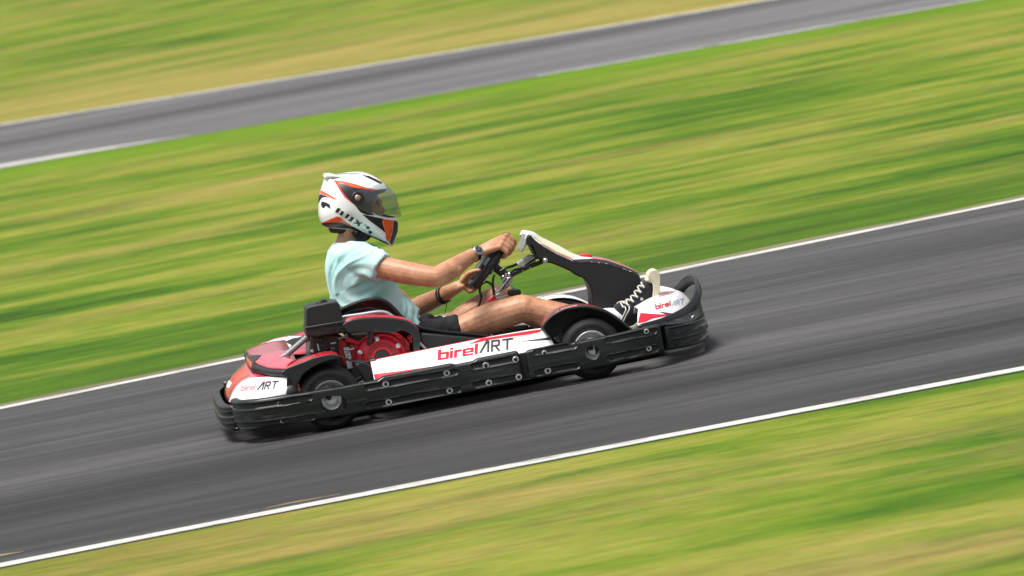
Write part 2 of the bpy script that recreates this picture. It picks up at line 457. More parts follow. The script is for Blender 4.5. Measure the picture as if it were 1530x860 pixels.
def asphalt_mat(name, lo, hi, seed):
    m = bpy.data.materials.new(name); m.use_nodes = True
    nt = m.node_tree; N = nt.nodes; L = nt.links; b = N['Principled BSDF']
    b.inputs['Roughness'].default_value = .75; b.inputs['Specular IOR Level'].default_value = .35
    tc = N.new('ShaderNodeTexCoord')
    def nz(sc, st, det=5, ro=.6, w=0.):
        mp = N.new('ShaderNodeMapping'); mp.inputs['Scale'].default_value = st; mp.inputs['Location'].default_value = (w+seed, w*1.7+seed, 0)
        L.new(tc.outputs['Object'], mp.inputs['Vector'])
        n = N.new('ShaderNodeTexNoise'); n.inputs['Scale'].default_value = sc; n.inputs['Detail'].default_value = det; n.inputs['Roughness'].default_value = ro
        L.new(mp.outputs[0], n.inputs['Vector']); return n.outputs['Fac']
    def ramp(f, stops):
        r = N.new('ShaderNodeValToRGB'); el = r.color_ramp.elements
        while len(el) < len(stops): el.new(.5)
        for e, (p, c) in zip(el, stops): e.position = p; e.color = (c, c*.99, c*1.0, 1)
        L.new(f, r.inputs[0]); return r.outputs[0]
    a = ramp(nz(.9, (.10,1,1), 7, .66), [(.32, lo), (.68, hi)])
    st = ramp(nz(9, (.05,1,1), 8, .8, 4.), [(.32,.5), (.5,1.), (.68,1.4)])
    g = ramp(nz(60, (.2,1,1), 3, .7, 2.), [(.3,.78), (.7,1.15)])
    rub = ramp(nz(.8, (.02,1,1), 5, .65, 14.), [(.36,.5), (.5,.95), (.64,1.3)])
    x0 = N.new('ShaderNodeMix'); x0.data_type = 'RGBA'; x0.blend_type = 'MULTIPLY'; x0.inputs['Factor'].default_value = .85
    L.new(a, x0.inputs[6]); L.new(rub, x0.inputs[7]); a = x0.outputs[2]
    x1 = N.new('ShaderNodeMix'); x1.data_type = 'RGBA'; x1.blend_type = 'MULTIPLY'; x1.inputs['Factor'].default_value = 1
    L.new(a, x1.inputs[6]); L.new(st, x1.inputs[7])
    x2 = N.new('ShaderNodeMix'); x2.data_type = 'RGBA'; x2.blend_type = 'MULTIPLY'; x2.inputs['Factor'].default_value = .7
    L.new(x1.outputs[2], x2.inputs[6]); L.new(g, x2.inputs[7])
    # rubbered racing line: a darker lane laid down by tyres
    sp = N.new('ShaderNodeSeparateXYZ'); L.new(tc.outputs['Object'], sp.inputs[0])
    d = N.new('ShaderNodeMath'); d.operation = 'ADD'; L.new(sp.outputs[1], d.inputs[0]); d.inputs[1].default_value = 1.75 if seed == 0 else -27.5
    n_ = N.new('ShaderNodeMath'); n_.operation = 'MULTIPLY_ADD'; L.new(nz(.6, (.08,1,1), 5, .6, 21.), n_.inputs[0]); n_.inputs[1].default_value = 2.4; n_.inputs[2].default_value = -1.2
    e_ = N.new('ShaderNodeMath'); e_.operation = 'ADD'; L.new(d.outputs[0], e_.inputs[0]); L.new(n_.outputs[0], e_.inputs[1])
    a_ = N.new('ShaderNodeMath'); a_.operation = 'ABSOLUTE'; L.new(e_.outputs[0], a_.inputs[0])
    r_ = N.new('ShaderNodeMapRange'); r_.inputs[1].default_value = .2; r_.inputs[2].default_value = 1.3; r_.inputs[3].default_value = .6; r_.inputs[4].default_value = 1.05; L.new(a_.outputs[0], r_.inputs[0])
    x3 = N.new('ShaderNodeMix'); x3.data_type = 'RGBA'; x3.blend_type = 'MULTIPLY'; x3.inputs['Factor'].default_value = 1
    L.new(x2.outputs[2], x3.inputs[6]); L.new(r_.outputs[0], x3.inputs[7]); L.new(x3.outputs[2], b.inputs['Base Color'])
    bp = N.new('ShaderNodeBump'); bp.inputs['Strength'].default_value = .35; bp.inputs['Distance'].default_value = .004
    L.new(nz(90, (.5,1,1), 3, .6, 8.), bp.inputs['Height']); L.new(bp.outputs[0], b.inputs['Normal'])
    return m
def paint_mat(name, col, wear, sc=3.):
    m = mat(name, col, .6)
    nt = m.node_tree; N = nt.nodes; L = nt.links; b = N['Principled BSDF']
    tc = N.new('ShaderNodeTexCoord'); mp = N.new('ShaderNodeMapping'); mp.inputs['Scale'].default_value = (.3,1,1)
    L.new(tc.outputs['Object'], mp.inputs['Vector'])
    n = N.new('ShaderNodeTexNoise'); n.inputs['Scale'].default_value = sc*4; n.inputs['Detail'].default_value = 8; n.inputs['Roughness'].default_value = .7
    L.new(mp.outputs[0], n.inputs['Vector'])
    rp = N.new('ShaderNodeValToRGB'); e = rp.color_ramp.elements
    e[0].position = wear; e[0].color = (.16,.155,.14,1); e[1].position = wear+.12; e[1].color = (*col,1)
    L.new(n.outputs['Fac'], rp.inputs[0]); L.new(rp.outputs[0], b.inputs['Base Color'])
    return m

gm = ground_mat()
gx = [-300,-60,-20,-8,0,8,20,60,300]; gy = [-300,-40,-10,0,10,30,60,120,400]
V = [(x,y,0) for y in gy for x in gx]; n = len(gx)
g = mk('ground', V, [(i*n+j, i*n+j+1, (i+1)*n+j+1, (i+1)*n+j) for i in range(len(gy)-1) for j in range(n-1)], gm, smooth=False)
tag(g, 'mown green grass with dry straw coloured patches', 'ground', kind='structure')
def nearY(x): return -3.10 - .010*min(x*x, 16) - .06*max(0, abs(x)-4)*.5
def farY(x): return 3.40 + .155*14*tanh(x/14)
def bnearY(x): return 23.38 - .33*10*tanh(x/10)
def bfarY(x): return 30.55 - .58*10*tanh(x/10)
def strip(name, fa, fb, z, m, x0=-90, x1=90, ds=.25, ja=0., jb=0.):
    V = []; k = 0; x = x0; xs = []
    while x <= x1+1e-6:
        xs.append(x); x += ds if abs(x) < 14 else 1.5
    for i, x in enumerate(xs):
        a = fa(x)+ja*(noise.noise(Vector((x*1.3, 3.1, 0)))+.5*noise.noise(Vector((x*5, 1.1, 0)))); b = fb(x)+jb*(noise.noise(Vector((x*1.3, 8.1, 0)))+.5*noise.noise(Vector((x*5, 5.1, 0))))
        V += [(x,a,z),(x,b,z)]
    o = mk(name, V, [(2*i,2*i+2,2*i+3,2*i+1) for i in range(len(xs)-1)], m, smooth=False)
    tag(o, kind='structure'); return o
ma = asphalt_mat('dark racing asphalt', .022, .075, 0.)
mb_ = asphalt_mat('lighter asphalt of far track', .072, .13, 40.)
verge = mat('worn earth verge', (.13,.12,.05), .9, var=.5, vscale=3, stretch=(.2,1,1))
strip('verge', lambda x: farY(x)+.1, lambda x: farY(x)+.26, .001, verge, ja=.0, jb=.08)['label'] = 'thin worn earth verge behind far white line'
strip('race_track', lambda x: nearY(x)-.065, lambda x: farY(x)+.12, .002, ma, ja=.015, jb=.05)['label'] = 'dark asphalt race track under the kart'
strip('background_track', bnearY, bfarY, .002, mb_, ja=.15, jb=.1)['label'] = 'lighter grey asphalt track crossing the background'
wl = paint_mat('white line paint', (.5,.49,.46), .36)
wl2 = paint_mat('worn white line paint', (.7,.7,.68), .36)
strip('track_line', lambda x: nearY(x)-.05, lambda x: nearY(x)+.075, .004, wl, ja=.012, jb=.008)['label'] = 'white edge line nearest the camera'
strip('track_line', lambda x: farY(x)-.05, lambda x: farY(x)+.075, .004, wl, ja=.012, jb=.012)['label'] = 'white edge line on the far side of the kart'
strip('track_line', lambda x: bfarY(x)-.17, lambda x: bfarY(x)-.04, .004, wl2, ja=.02, jb=.02)['label'] = 'thin worn white line on the upper edge of background track'
strip('track_line', lambda x: bnearY(x)+.12, lambda x: bnearY(x)+.12+.42*min(1, max(.02,(-.1-x)/1.2)), .004, wl, x0=-90, x1=-.1, ja=.02)['label'] = 'bright white line on the lower left edge of background track'
strip('track_line', lambda x: bnearY(x)+.05, lambda x: bnearY(x)+.12, .004, wl2, x0=2.4, x1=90, ja=.04)['label'] = 'faint white line on the lower right edge of background track'
# faded yellow paint on the asphalt beside the near line
yl = paint_mat('faded yellow paint', (.33,.22,.04), .44, 4.)
for (x0, x1, dy, w, lb) in ((-.95,-.62,.16,.07,'faded yellow paint dash beside near line under the kart rear'), (-2.3,-1.75,.3,.10,'faded yellow paint mark at the lower left of the track')):
    strip('yellow_marking', lambda x: nearY(x)+dy, lambda x: nearY(x)+dy+w*max(.05, min(1,(x1-x)*4,(x-x0)*4)), .004, yl, x0=x0, x1=x1, ds=.03, ja=.02, jb=.05)['label'] = lb

# ------------------------------------------------------------------ THE KART
kart = bpy.data.objects.new('go_kart', None); COL.objects.link(kart)
tag(kart, 'black, white and red racing go-kart with red engine and wraparound black bumper', 'go-kart')
K = kart

for s_ in (-1, 1):
    for L_ in ([(-.80,.59,0),(-.72,.63,0),(-.65,.64,0)], [(-.34,.65,0),(0,.652,0),(.41,.652,0)], [(.70,.64,0),(.80,.62,0),(.90,.565,0)]):
        rows = [[Vector((p.x, p.y*s_, z)) for z in (.082,.09,.18,.185)] for p in smoothline(L_, 6)]
        grid('bumper_beam', rows, 'black', K, solid=.01)
BH = []   # bolts to place
def bumper_panel(name, plan, z0, z1, slots, parent, rl=.018, rr=.018, thick=.03, hole=None, ds=.004, bump_top=None, mirror=False):
    "plan: list of (x,y); z0/z1 functions of X; slots (Xa, za, Xb, zb, halfheight)"
    P = smoothline([Vector((x,y,0)) for x,y in plan], 10); P, LT = resample(P, ds)
    n = len(P); nz = 34; rows = []
    for i, p in enumerate(P):
        t = (P[min(i+1,n-1)]-P[max(i-1,0)]).normalized(); nrm = Vector((t.y,-t.x,0))   # outward = right of travel
        s = LT*i/(n-1)
        a, b = z0(p.x), z1(p.x); h = (b-a)/2; zc = (a+b)/2
        hh = h
        if s < rl: hh = h-rl+sqrt(max(0, rl*rl-(rl-s)**2))
        if LT-s < rr: hh = h-rr+sqrt(max(0, rr*rr-(rr-(LT-s))**2))
        ex = min(1, min(s, LT-s)/.012); ex = sqrt(max(0, 1-(1-ex)**2))
        row = [p+nrm*(-thick)+Vector((0,0,zc-hh*.96))]
        for k in range(nz+1):
            v = -1+2*k/nz; z = zc+hh*v
            e = 1-abs(v); er = min(1, e*h/.010); er = sqrt(max(0, 1-(1-er)**2))
            d = -.016*(1-min(er, ex))
            d += .002*(1-v*v)
            for (xa, za, xb, zb, sh, dep) in slots:
                if xb-xa < 1e-6: continue
                q = (p.x-xa)/(xb-xa); q = min(1, max(0, q)); cx = xa+(xb-xa)*q; cz = za+(zb-za)*q
                dx = p.x-cx
                dd = sqrt(dx*dx+(z-cz)**2)-sh
                w = min(1, max(0, .5-dd/.005)); w = w*w*(3-2*w)
                d -= dep*w
                # raised rim
                d += .0015*math.exp(-((dd-.003)/.0025)**2)
            row.append(p+nrm*d+Vector((0,0,z)))
        row.append(p+nrm*(-thick)+Vector((0,0,zc+hh*.96)))
        rows.append(row)
    nu = len(rows[0]); V = [q for r in rows for q in r]
    Fc = [(i*nu+j, i*nu+(j+1)%nu, (i+1)*nu+(j+1)%nu, (i+1)*nu+j) for i in range(n-1) for j in range(nu)]
    Fc += [tuple(range(nu)), tuple(range((n-1)*nu, n*nu))[::-1]]
    bm = bmesh.new(); vs = [bm.verts.new(v) for v in V]
    for f in Fc:
        try: bm.faces.new([vs[i] for i in f])
        except ValueError: pass
    if hole:
        for (hx, hz, ra, rb, ang) in hole:
            ca, sa = cos(ang), sin(ang)
            def loc(v): 
                dx, dz = v.x-hx, v.z-hz
                return dx*ca+dz*sa, -dx*sa+dz*ca
            dead = []
            for f in bm.faces:
                c = f.calc_center_median()
                if abs(c.x-hx) > ra*2 or len(f.verts) > 4: continue
                u, w = loc(c)
                cap = max(0, abs(u)-(ra-rb))
                if cap*cap+w*w < rb*rb: dead.append(f)
            ed = set(e for f in dead for e in f.edges)
            bmesh.ops.delete(bm, geom=dead, context='FACES')
            be = [e for e in ed if e.is_valid and e.is_boundary]
            for v in set(v for e in be for v in e.verts):
                u, w = loc(v.co); cu = max(-(ra-rb), min(ra-rb, u)); k = sqrt((u-cu)**2+w*w) or 1
                u = cu+(u-cu)*rb/k; w = w*rb/k
                v.co.x = hx+u*ca-w*sa; v.co.z = hz+u*sa+w*ca
            r = bmesh.ops.extrude_edge_only(bm, edges=[e for e in be if sum(v.co.y for v in e.verts)/2 < plan[len(plan)//2][1]-.0 + .015])
            for v in r['geom']:
                if isinstance(v, bmesh.types.BMVert): v.co.y += thick*.8
    if mirror:
        for v in bm.verts: v.co.y = -v.co.y
    return from_bm(name, bm, 'bumper', parent, True, 50)
def px_slot(a, b, Y, sh=.011, dep=.006):
    p, q = W(*a, Y), W(*b, Y); return (p.x+sh*0, p.z, q.x, q.z, sh, dep)
SY = -.685
rearhole = W(498.7, 603, SY); fronthole = W(885.6, 527, SY)
s1 = [px_slot((549,578.5),(680,555.5),SY), px_slot((551,606),(684.5,581.5),SY), px_slot((708,547),(769,536),SY), px_slot((711,574.5),(774,563),SY),
      (-1.1,.182,W(462,594,SY).x,W(462,594,SY).z,.011,.007), (-1.1,.108,W(467,623,SY).x,W(467,623,SY).z,.011,.007)]
def lipb(x, a, b, h=.008): return h*max(0, min(1, (x-a)/.02))*max(0, min(1, (b-x)/.02))
xL = [W(q,550,SY).x for q in (562,682,708,860)]
z1f = lambda x: (.203 if x < -.75 else .203-.010*min(1,(x+.75)/.3))+lipb(x, xL[0], xL[1])+lipb(x, xL[2], 9)
z0f = lambda x: .086 if x < -.75 else .086-.012*min(1,(x+.75)/.3)
plan1 = [(-.882,-.41),(-.878,-.50),(-.852,-.585),(-.795,-.650),(-.71,-.680),(-.6,-.686),(-.3,-.688),(0,-.688),(.262,-.686)]
bp1 = bumper_panel('side_bumper', plan1, z0f, z1f, s1, K, rl=.02, rr=.016, hole=[(rearhole.x, rearhole.z, .052, .031, radians(-12))])
s2 = [px_slot((801,526),(858,516),SY), px_slot((803,557),(862,546),SY), px_slot((908,508),(978,495),SY), px_slot((911,535),(981,521.5),SY)]
plan2 = [(.284,-.686),(.45,-.688),(.65,-.682),(.76,-.668),(.835,-.650)]
z2t = lambda x: .188+.008*max(0,(x-.3)/.5)+lipb(x, -9, xL[3], .007); z2b = lambda x: .077-.005*min(1,max(0,(x-.3)/.2))+.012*max(0,min(1,(x-.6)/.24))
bp2 = bumper_panel('side_bumper', plan2, z2b, z2t, s2, K, hole=[(fronthole.x, fronthole.z, .029, .0289, 0.)])
bumper_panel('side_bumper', plan1, z0f, z1f, s1, K, mirror=True)
bumper_panel('side_bumper', plan2, z2b, z2t, s2, K, mirror=True)
plan3 = [(.850,-.622),(.895,-.588),(.955,-.52),(1.015,-.40),(1.055,-.24),(1.072,0),(1.055,.24),(1.015,.40),(.955,.52),(.895,.588),(.850,.622)]
zt3 = lambda x: .183-.028*max(0,(x-.85)/.22); zb3 = lambda x: .083-.024*max(0,(x-.85)/.22)
fb = bumper_panel('front_bumper', plan3, zb3, zt3, [(.875,.155,1.3,.118,.010,.008),(.875,.108,1.3,.072,.010,.008)], K, rl=.014, rr=.014)
plan4 = [(-.865,.45),(-.905,.42),(-.93,.3),(-.935,0),(-.93,-.3),(-.905,-.42),(-.865,-.45)]
rb = bumper_panel('rear_bumper', plan4, lambda x: .072, lambda x: .178, [(-1.2,.14,-.5,.14,.009,.006),(-1.2,.095,-.5,.095,.009,.006)], K)

# bolts sunk in the slots: a steel washer ring round a dark socket head
def bolt_mesh(r=.0128, dark=False):
    b = MB()
    b.disc((0,0,0), (0,-1,0), [(-.004,r),(.003,r),(.0045,r*.9),(.0045,r*.72),(.002,r*.66),(.002,0.0001)], 20)
    o = b.build('bolt', 'zinc', K); 
    return o
b0 = bolt_mesh(); socket = MB(); socket.disc((0,-.0025,0), (0,-1,0), [(-.001,.0066),(.0035,.0064),(.0038,.004),(.0012,.0035),(.0012,.0001)], 6)
h0 = socket.build('bolt_head', 'gblack', b0)
bolts = [((576.3,573.7),-.6845),((580.9,600.5),-.6845),((667.5,557),-.6845),((671.9,583.3),-.6845),((725.9,545.7),-.6845),((770.4,536.9),-.6845),((730.5,571.8),-.6845),((775.2,563),-.6845),
         ((818.5,553.5),-.684),((813.4,527.2),-.684),((965.7,494.8),-.664),((969.5,520.6),-.664)]
small = [((417,602.5),-.672),((421.6,629),-.672),((1005.6,485.4),-.575),((1009.7,512),-.575),((1036,474),-.43),((1038,501),-.43)]
first = True
for (p, y) in bolts+small:
    q = W(*p, y)
    if first: o, h = b0, h0; first = False
    else:
        o = b0.copy(); COL.objects.link(o); o.parent = K
        h = h0.copy(); COL.objects.link(h); h.parent = o
    o.location = q
    if (p, y) in small: o.scale = (.6,1,.6); o.rotation_euler.z = radians(8 if p[0] < 500 else 30)
    elif p[0] in (813.4, 965.7, 969.5): o.scale = (.8,1,.8); 

# --- wheels
def wheel(x, y, z, R, w, side, lab=None):
    c = Vector((x, y, z)); ax = Vector((0, side, 0))
    fd = .672-abs(y); hub = MB(); hub.disc(c, ax, [(-w*.3,.03),(w*.18,.044),(fd-.004,.042),(fd,.039),(fd-.004,.036),(fd-.02,.020),(fd-.021,.0001)], 40)
    wh = hub.build('wheel', 'alu', K)
    nb_ = MB(); nb_.disc(c+ax*(fd-.02)+Vector((-.008,0,.008)), ax, [(-.004,.0115),(.008,.0115),(.011,.008),(.011,.0001)], 6); nb_.build('wheel_nut', 'gblack', wh, smooth=False)
    t = MB(); h = w/2; ri = .069
    prof = [(-h*.72,ri),(-h*.9,ri+.006),(-h,R*.68),(-h*.98,R*.84),(-h*.86,R*.955),(-h*.7,R*.99),(-h*.3,R),(h*.3,R),(h*.7,R*.99),(h*.86,R*.955),(h*.9,R*.93),(h*.905,R*.925),(h*.955,R*.86),(h*1.0,R*.84),(h*1.0,R*.70),(h*.985,R*.685),(h*.98,R*.66),(h*.9,ri+.008),(h*.74,ri)]
    n = 96; V = []
    for k in range(n):
        a = 2*pi*k/n
        for (u, r) in prof: V.append(c+Vector((r*cos(a), side*u, r*sin(a))))
    m_ = len(prof)
    t.add(V, [(k*m_+j, k*m_+(j+1)%m_, ((k+1)%n)*m_+(j+1)%m_, ((k+1)%n)*m_+j) for k in range(n) for j in range(m_)])
    t.build('tyre', 'rubber', wh, autosmooth=60)
    r_ = MB()
    prof = [(-h*.7,ri-.006),(-h*.7,ri+.004),(-h*.6,ri+.001),(h*.6,ri+.001),(h*.72,ri+.007),(h*.8,ri+.006),(h*.8,ri+.001),(h*.7,ri-.005),(h*.2,ri-.012),(h*.05,.05),(h*.1,.045),(-h*.1,.045),(-h*.3,ri-.012)]
    V = []
    for k in range(64):
        a = 2*pi*k/64
        for (u, r) in prof: V.append(c+Vector((r*cos(a), side*u, r*sin(a))))
    m_ = len(prof)
    r_.add(V, [(k*m_+j, k*m_+(j+1)%m_, ((k+1)%64)*m_+(j+1)%m_, ((k+1)%64)*m_+j) for k in range(64) for j in range(m_)])
    r_.build('rim', 'alu', wh, autosmooth=50)
    return wh
wheel(-.497, -.545, .1475, .1245, .20, -1); wheel(-.497, .545, .1475, .1245, .20, 1)
wheel(.553, -.56, .1465, .1235, .135, -1); wheel(.553, .56, .1465, .1235, .135, 1)

# --- frame and axle
b = MB()
for s in (-1, 1):
    b.tube(smoothline([(-.82,.28*s,.1),(-.5,.28*s,.09),(-.1,.3*s,.075),(.4,.33*s,.075),(.62,.22*s,.08),(.8,.18*s,.09)], 6), .015)
    b.tube([(.553,.3*s,.12),(.553,.5*s,.134)], .015)
    b.tube(smoothline([(-.36,.3*s,.08),(-.3,.6*s,.09),(.1,.62*s,.1),(.22,.6*s,.1),(.3,.3*s,.08)], 5), .01)
b.tube([(-.82,-.28,.1),(-.82,.28,.1)], .015); b.tube([(.8,-.18,.09),(.8,.18,.09)], .015); b.tube([(-.05,-.3,.075),(-.05,.3,.075)], .015)
b.build('chassis_frame', 'black', K)
b = MB(); b.tube([(-.497,-.5,.139),(-.497,.5,.139)], .0175); b.build('rear_axle', 'steel', K)
b = MB(); b.prism([(-.42,-.33,.046),(.3,-.36,.046),(.45,-.28,.046),(.88,-.24,.055),(.88,.24,.055),(.45,.28,.046),(.3,.36,.046),(-.42,.33,.046)], (0,0,.004)); b.build('floor_tray', 'yellowfloor', K, bevel=.001)

# --- side pods
def side_pod(sgn):
    # outline on the near side: bottom behind the bumper, top edge inboard and higher
    top = [(553,538),(562,536.3),(600,528.5),(645.5,519.7),(680,512.8),(718.7,505),(765,497),(795,492),(811,490.5),(816,494)]
    bot = [(560,572),(567,572),(603,566),(650,558),(685,551),(722,545),(768,537),(800,531),(822,526.5),(833,524)]
    T = smoothline([W(x,y,-.50) for x,y in top], 5); B = smoothline([W(x,y,-.635) for x,y in bot], 5)
    rows = []
    for a, c in zip(B, T):
        r = []
        for k in range(13):
            v = k/12; p = a.lerp(c, v); p.y -= .018*sin(pi*v); p.z += .003*sin(pi*v); r.append(p)
        for dy, dz in ((.006,.000),(.02,-.002),(.06,-.006),(.12,-.014),(.15,-.05)): r.append(c+Vector((0,dy,dz)))
        rows.append(r)
    if sgn > 0: rows = [[Vector((p.x,-p.y,p.z)) for p in r] for r in rows]
    return grid('side_pod', rows, 'white', K, solid=.005)
pod = side_pod(-1); side_pod(1)
pb = bvh_of([pod])
sticker('pod_edge_stripe', [[(562,535.9),(645.5,519.2),(718.7,504.6),(745,500),(718.7,505.6),(645.5,520.2),(562,536.9)]], pb, 'stred', pod)
sticker('pod_foot_stripe', [[(558,559.3),(600,554),(640,548.3),(673,544),(673,550),(600,561),(561,567.5)]], pb, 'stred', pod)
sticker('pod_flash', [[(718.7,506),(765,498.5),(795,493.5),(812,491.8),(806,496.5),(790,499.5),(760,503.5),(735,507),(700,514.5)]], pb, 'stred', pod)
sticker('pod_flash', [[(762,504.6),(806,497.8),(786,501.8),(750,507.4)]], pb, 'stpink', pod)
sticker('pod_dart', [[(776,510.4),(822,503.6),(826,507.6)]], pb, 'stblack', pod)
t1, w1 = word('birel', (653.9,538.4), (19.3,-3.1), (.9,-15.6)); sticker('lettering', t1, pb, 'stred', pod, off=.0016)['label'] = 'red lettering birel'
t2, w2 = word('ART', (715.6,527.6), (17.8,-2.05), (.5,-17.2)); sticker('lettering', t2, pb, 'stblack', pod, off=.0016)['label'] = 'dark grey lettering ART'
# black rounded rear end of the pod
ext('pod_end_cap', [(531,545),(537,541),(546,541.5),(553,546),(558,556),(561,570),(546,574),(541,562),(534,552)], -.58, -.36, 'black', K, .006)

# --- front fenders
def arc_rows(pts, Ya, Yb, crown=.003, n=9, sub=4):
    P = smoothline([W(x,y,Ya) for x,y in pts], sub); rows = []
    for p in P:
        r = []
        for k in range(n):
            v = k/(n-1); r.append(Vector((p.x, Ya+(Yb-Ya)*v, p.z+crown*sin(pi*min(1,v*1.1))**.7)))
        rows.append(r)
    return rows
def fender(name, pts, Ya, Yb, m, sgn, skirt, stripe=None):
    rows = arc_rows(pts, Ya, Yb)
    if sgn > 0: rows = [[Vector((p.x,-p.y,p.z)) for p in r] for r in rows]
    o = grid(name, rows, m, K, solid=.004)
    # black inner skin and bead
    b = MB(); P = [r[0] for r in rows]
    b.tube([p+Vector((0,0,-.004)) for p in P], .006, 8)
    inner = []
    for r in rows: inner.append([q+Vector((0,0,-.012)) for q in r]+[r[-1]+Vector((0,0,-skirt))])
    nu = len(inner[0]); V = [p for r in inner for p in r]
    b.add(V, [(i*nu+j, i*nu+j+1, (i+1)*nu+j+1, (i+1)*nu+j) for i in range(len(inner)-1) for j in range(nu-1)])
    b.build('fender_liner', 'black', o, autosmooth=60)
    return o
ff = [(811,489),(815,481),(824,471.5),(837,463.8),(850,459.3),(865,457),(880,457.3),(895,460.3),(912,467.5),(927,478),(945,493)]
fnear = fender('front_fender', ff, -.63, -.50, 'dred', -1, .1); ffar = fender('front_fender', ff, -.63, -.47, 'white', 1, .1); ffar.location = (.012, -.02, -.045)
fnb0 = bvh_of([fnear]); sticker('fender_red', [[(812,488),(815,480.5),(824,471),(834,465),(832,469),(824,476),(818,485)]], fnb0, 'stred', fnear); sticker('fender_highlight', [[(823,474),(837,464.8),(850,460),(862,457.5),(862,455.6),(850,458),(837,462),(820,474)]], fnb0, 'stpink', fnear)  # pale strip paints a highlight along the near fender's crest
fnb = bvh_of([fnear])
# --- rear fenders
rf = [(426,553),(440,547),(455,541),(470,535.3),(482,532),(495,530),(506,531.3)]
rn = fender('rear_fender', rf, -.645, -.46, 'red', -1, .09); rfar = fender('rear_fender', rf, -.645, -.43, 'red', 1, .05)
for sg in (1,-1):
    b = MB(); P = PW([(426,551),(440,545.5),(455,540),(467,535),(482,531.3),(495,529.3),(508,531),(520,535),(531,540),(540,541),(563,536.5),(563,538.3),(540,543.2),(530,542.6),(519,537.8),(508,534.5),(496,537.4),(484,540.4),(473,545),(461,551.5),(452,560),(446,571),(441.5,577.5),(438,574),(434,565),(426,561)], -.655)
    b.prism(P, (0,.014,0))
    if sg < 0: b.v = [Vector((q.x,-q.y,q.z)) for q in b.v]
    b.build('fender_face', 'darkgrey', rn if sg > 0 else rfar, bevel=.003)

# --- rear deck and tail
C1t, C1b = W(377,541,-.28), W(377,555,-.28)
L1t, L1b = W(427,551,-.56), W(427,563,-.56)
mL = W(402,550,-.47); mLb = W(402,561.5,-.47)
b = MB()
ring_t = [C1t, mL, L1t]; ring_b = [C1b, mLb, L1b]
rows = []
nt_ = smoothline(ring_t, 6); nb_ = smoothline(ring_b, 6)
for a, c in zip(nt_, nb_):
    mid = a.lerp(c, .5); rows.append([a, a.lerp(c,.15)+Vector((-.008,-.008,0)), mid+Vector((-.01,-.012,0)), a.lerp(c,.85)+Vector((-.004,-.004,0)), c])
far = [[Vector((p.x,-p.y,p.z)) for p in r] for r in rows]
allr = far[::-1]
# across the back
for k in range(1, 8):
    t = k/8; allr.append([f_.lerp(n_, t) for f_, n_ in zip(far[0], rows[0])])
allr += rows
lip = grid('tail_lip', allr, 'darkgrey', K, solid=.01)
ext_o = MB()
deck_edge = [r[0] for r in allr]
inner_e = []
for p in deck_edge:
    q = Vector((min(p.x+.16, -.60), p.y*.86, p.z+.02)); inner_e.append(q)
rows = []
for p, q in zip(deck_edge, inner_e):
    rows.append([p+Vector((0,0,.001)), p.lerp(q,.04)+Vector((0,0,.006)), p.lerp(q,.3)+Vector((0,0,.01)), p.lerp(q,.7)+Vector((0,0,.008)), q])
deck = grid('rear_deck', rows, 'pink', K, solid=.005)
sb = bvh_of([lip])
sticker('tail_panel', [[(368,531.5),(376,541.5),(376.4,551),(369.2,541)]], sb, 'orange', lip)
db = bvh_of([deck])
sticker('deck_border', [[(368,529.2),(376,531.2),(391,530.5),(385,536.5),(379,541),(377.3,541)]], db, 'darkgrey', deck, off=.002)
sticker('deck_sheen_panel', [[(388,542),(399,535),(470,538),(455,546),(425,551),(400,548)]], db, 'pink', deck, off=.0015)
# hump over the far wheel side with the dark of an opening painted on as a black patch
rows = []
hp = [(*W(q, r, .44),) for q, r in ((377,523),(383,517.5),(395,511.5),(411,506),(431,501.5),(458,500.5))]
for (x, y, z) in hp:
    rows.append([Vector((x, .12, z-.05)), Vector((x, y-.18, z-.012)), Vector((x, y-.05, z)), Vector((x, y+.06, z-.005)), Vector((x, y+.14, z-.05))])
hump = grid('rear_cowl', [smoothline(r, 4) for r in rows], 'pink', K, solid=.005)
hb_ = bvh_of([hump])
sticker('cowl_orange', [[(376,527),(384,520),(394,513.5),(396,520),(398,527),(390,530)]], hb_, 'orange', hump, off=.0015)
sticker('cowl_highlight', [[(397,513),(411,507),(432,503),(452,502),(440,507),(428,512),(434,520),(430,524),(412,519),(398,521)]], hb_, 'white', hump, off=.002)  # white patch paints the bright highlight on the hump
sticker('cowl_opening_dark', [[(426,511),(438,506),(452,504),(444,512),(437,517)]], hb_, 'black', hump, off=.003)
sticker('cowl_red', [[(402,526),(412,521),(430,526),(436,521),(428,532),(410,533)]], hb_, 'red', hump, off=.002)
# lower rear bodywork: slanted panel from above bumper to tail lip
bt = [(-.60,-.61,.19),(-.66,-.612,.19),(-.76,-.60,.19),(-.83,-.53,.187),(-.87,-.38,.178),(-.884,-.24,.172),(-.889,-.1,.17),(-.89,0,.17)]
tp = [(-.60,-.555,.258),(-.65,-.545,.261),(-.695,-.50,.265),(-.728,-.43,.270),(-.752,-.34,.277),(-.766,-.22,.282),(-.77,-.1,.284),(-.77,0,.284)]
print('C1',C1t,C1b,L1t,L1b)
bt += [(x,-y,z) for x,y,z in bt[-2::-1]]; tp += [(x,-y,z) for x,y,z in tp[-2::-1]]
rows = []
for a, c in zip(smoothline(bt, 6), smoothline(tp, 6)):
    o_ = Vector((a.x+.3, a.y, 0)).normalized(); rows.append([a.lerp(c, k/8)+o_*.02*sin(pi*k/8) for k in range(9)])
lower = grid('rear_bodywork', rows, 'pink', K, solid=.005)
lb = bvh_of([lower])
sticker('number_panel', [[(342,600),(347,588),(354,577),(362,569.5),(372,564.5),(400,563),(431,563.5),(429,577),(427,590),(400,594),(365,597),(350,602)]], lb, 'white', lower, off=.001, Yfall=-.5)
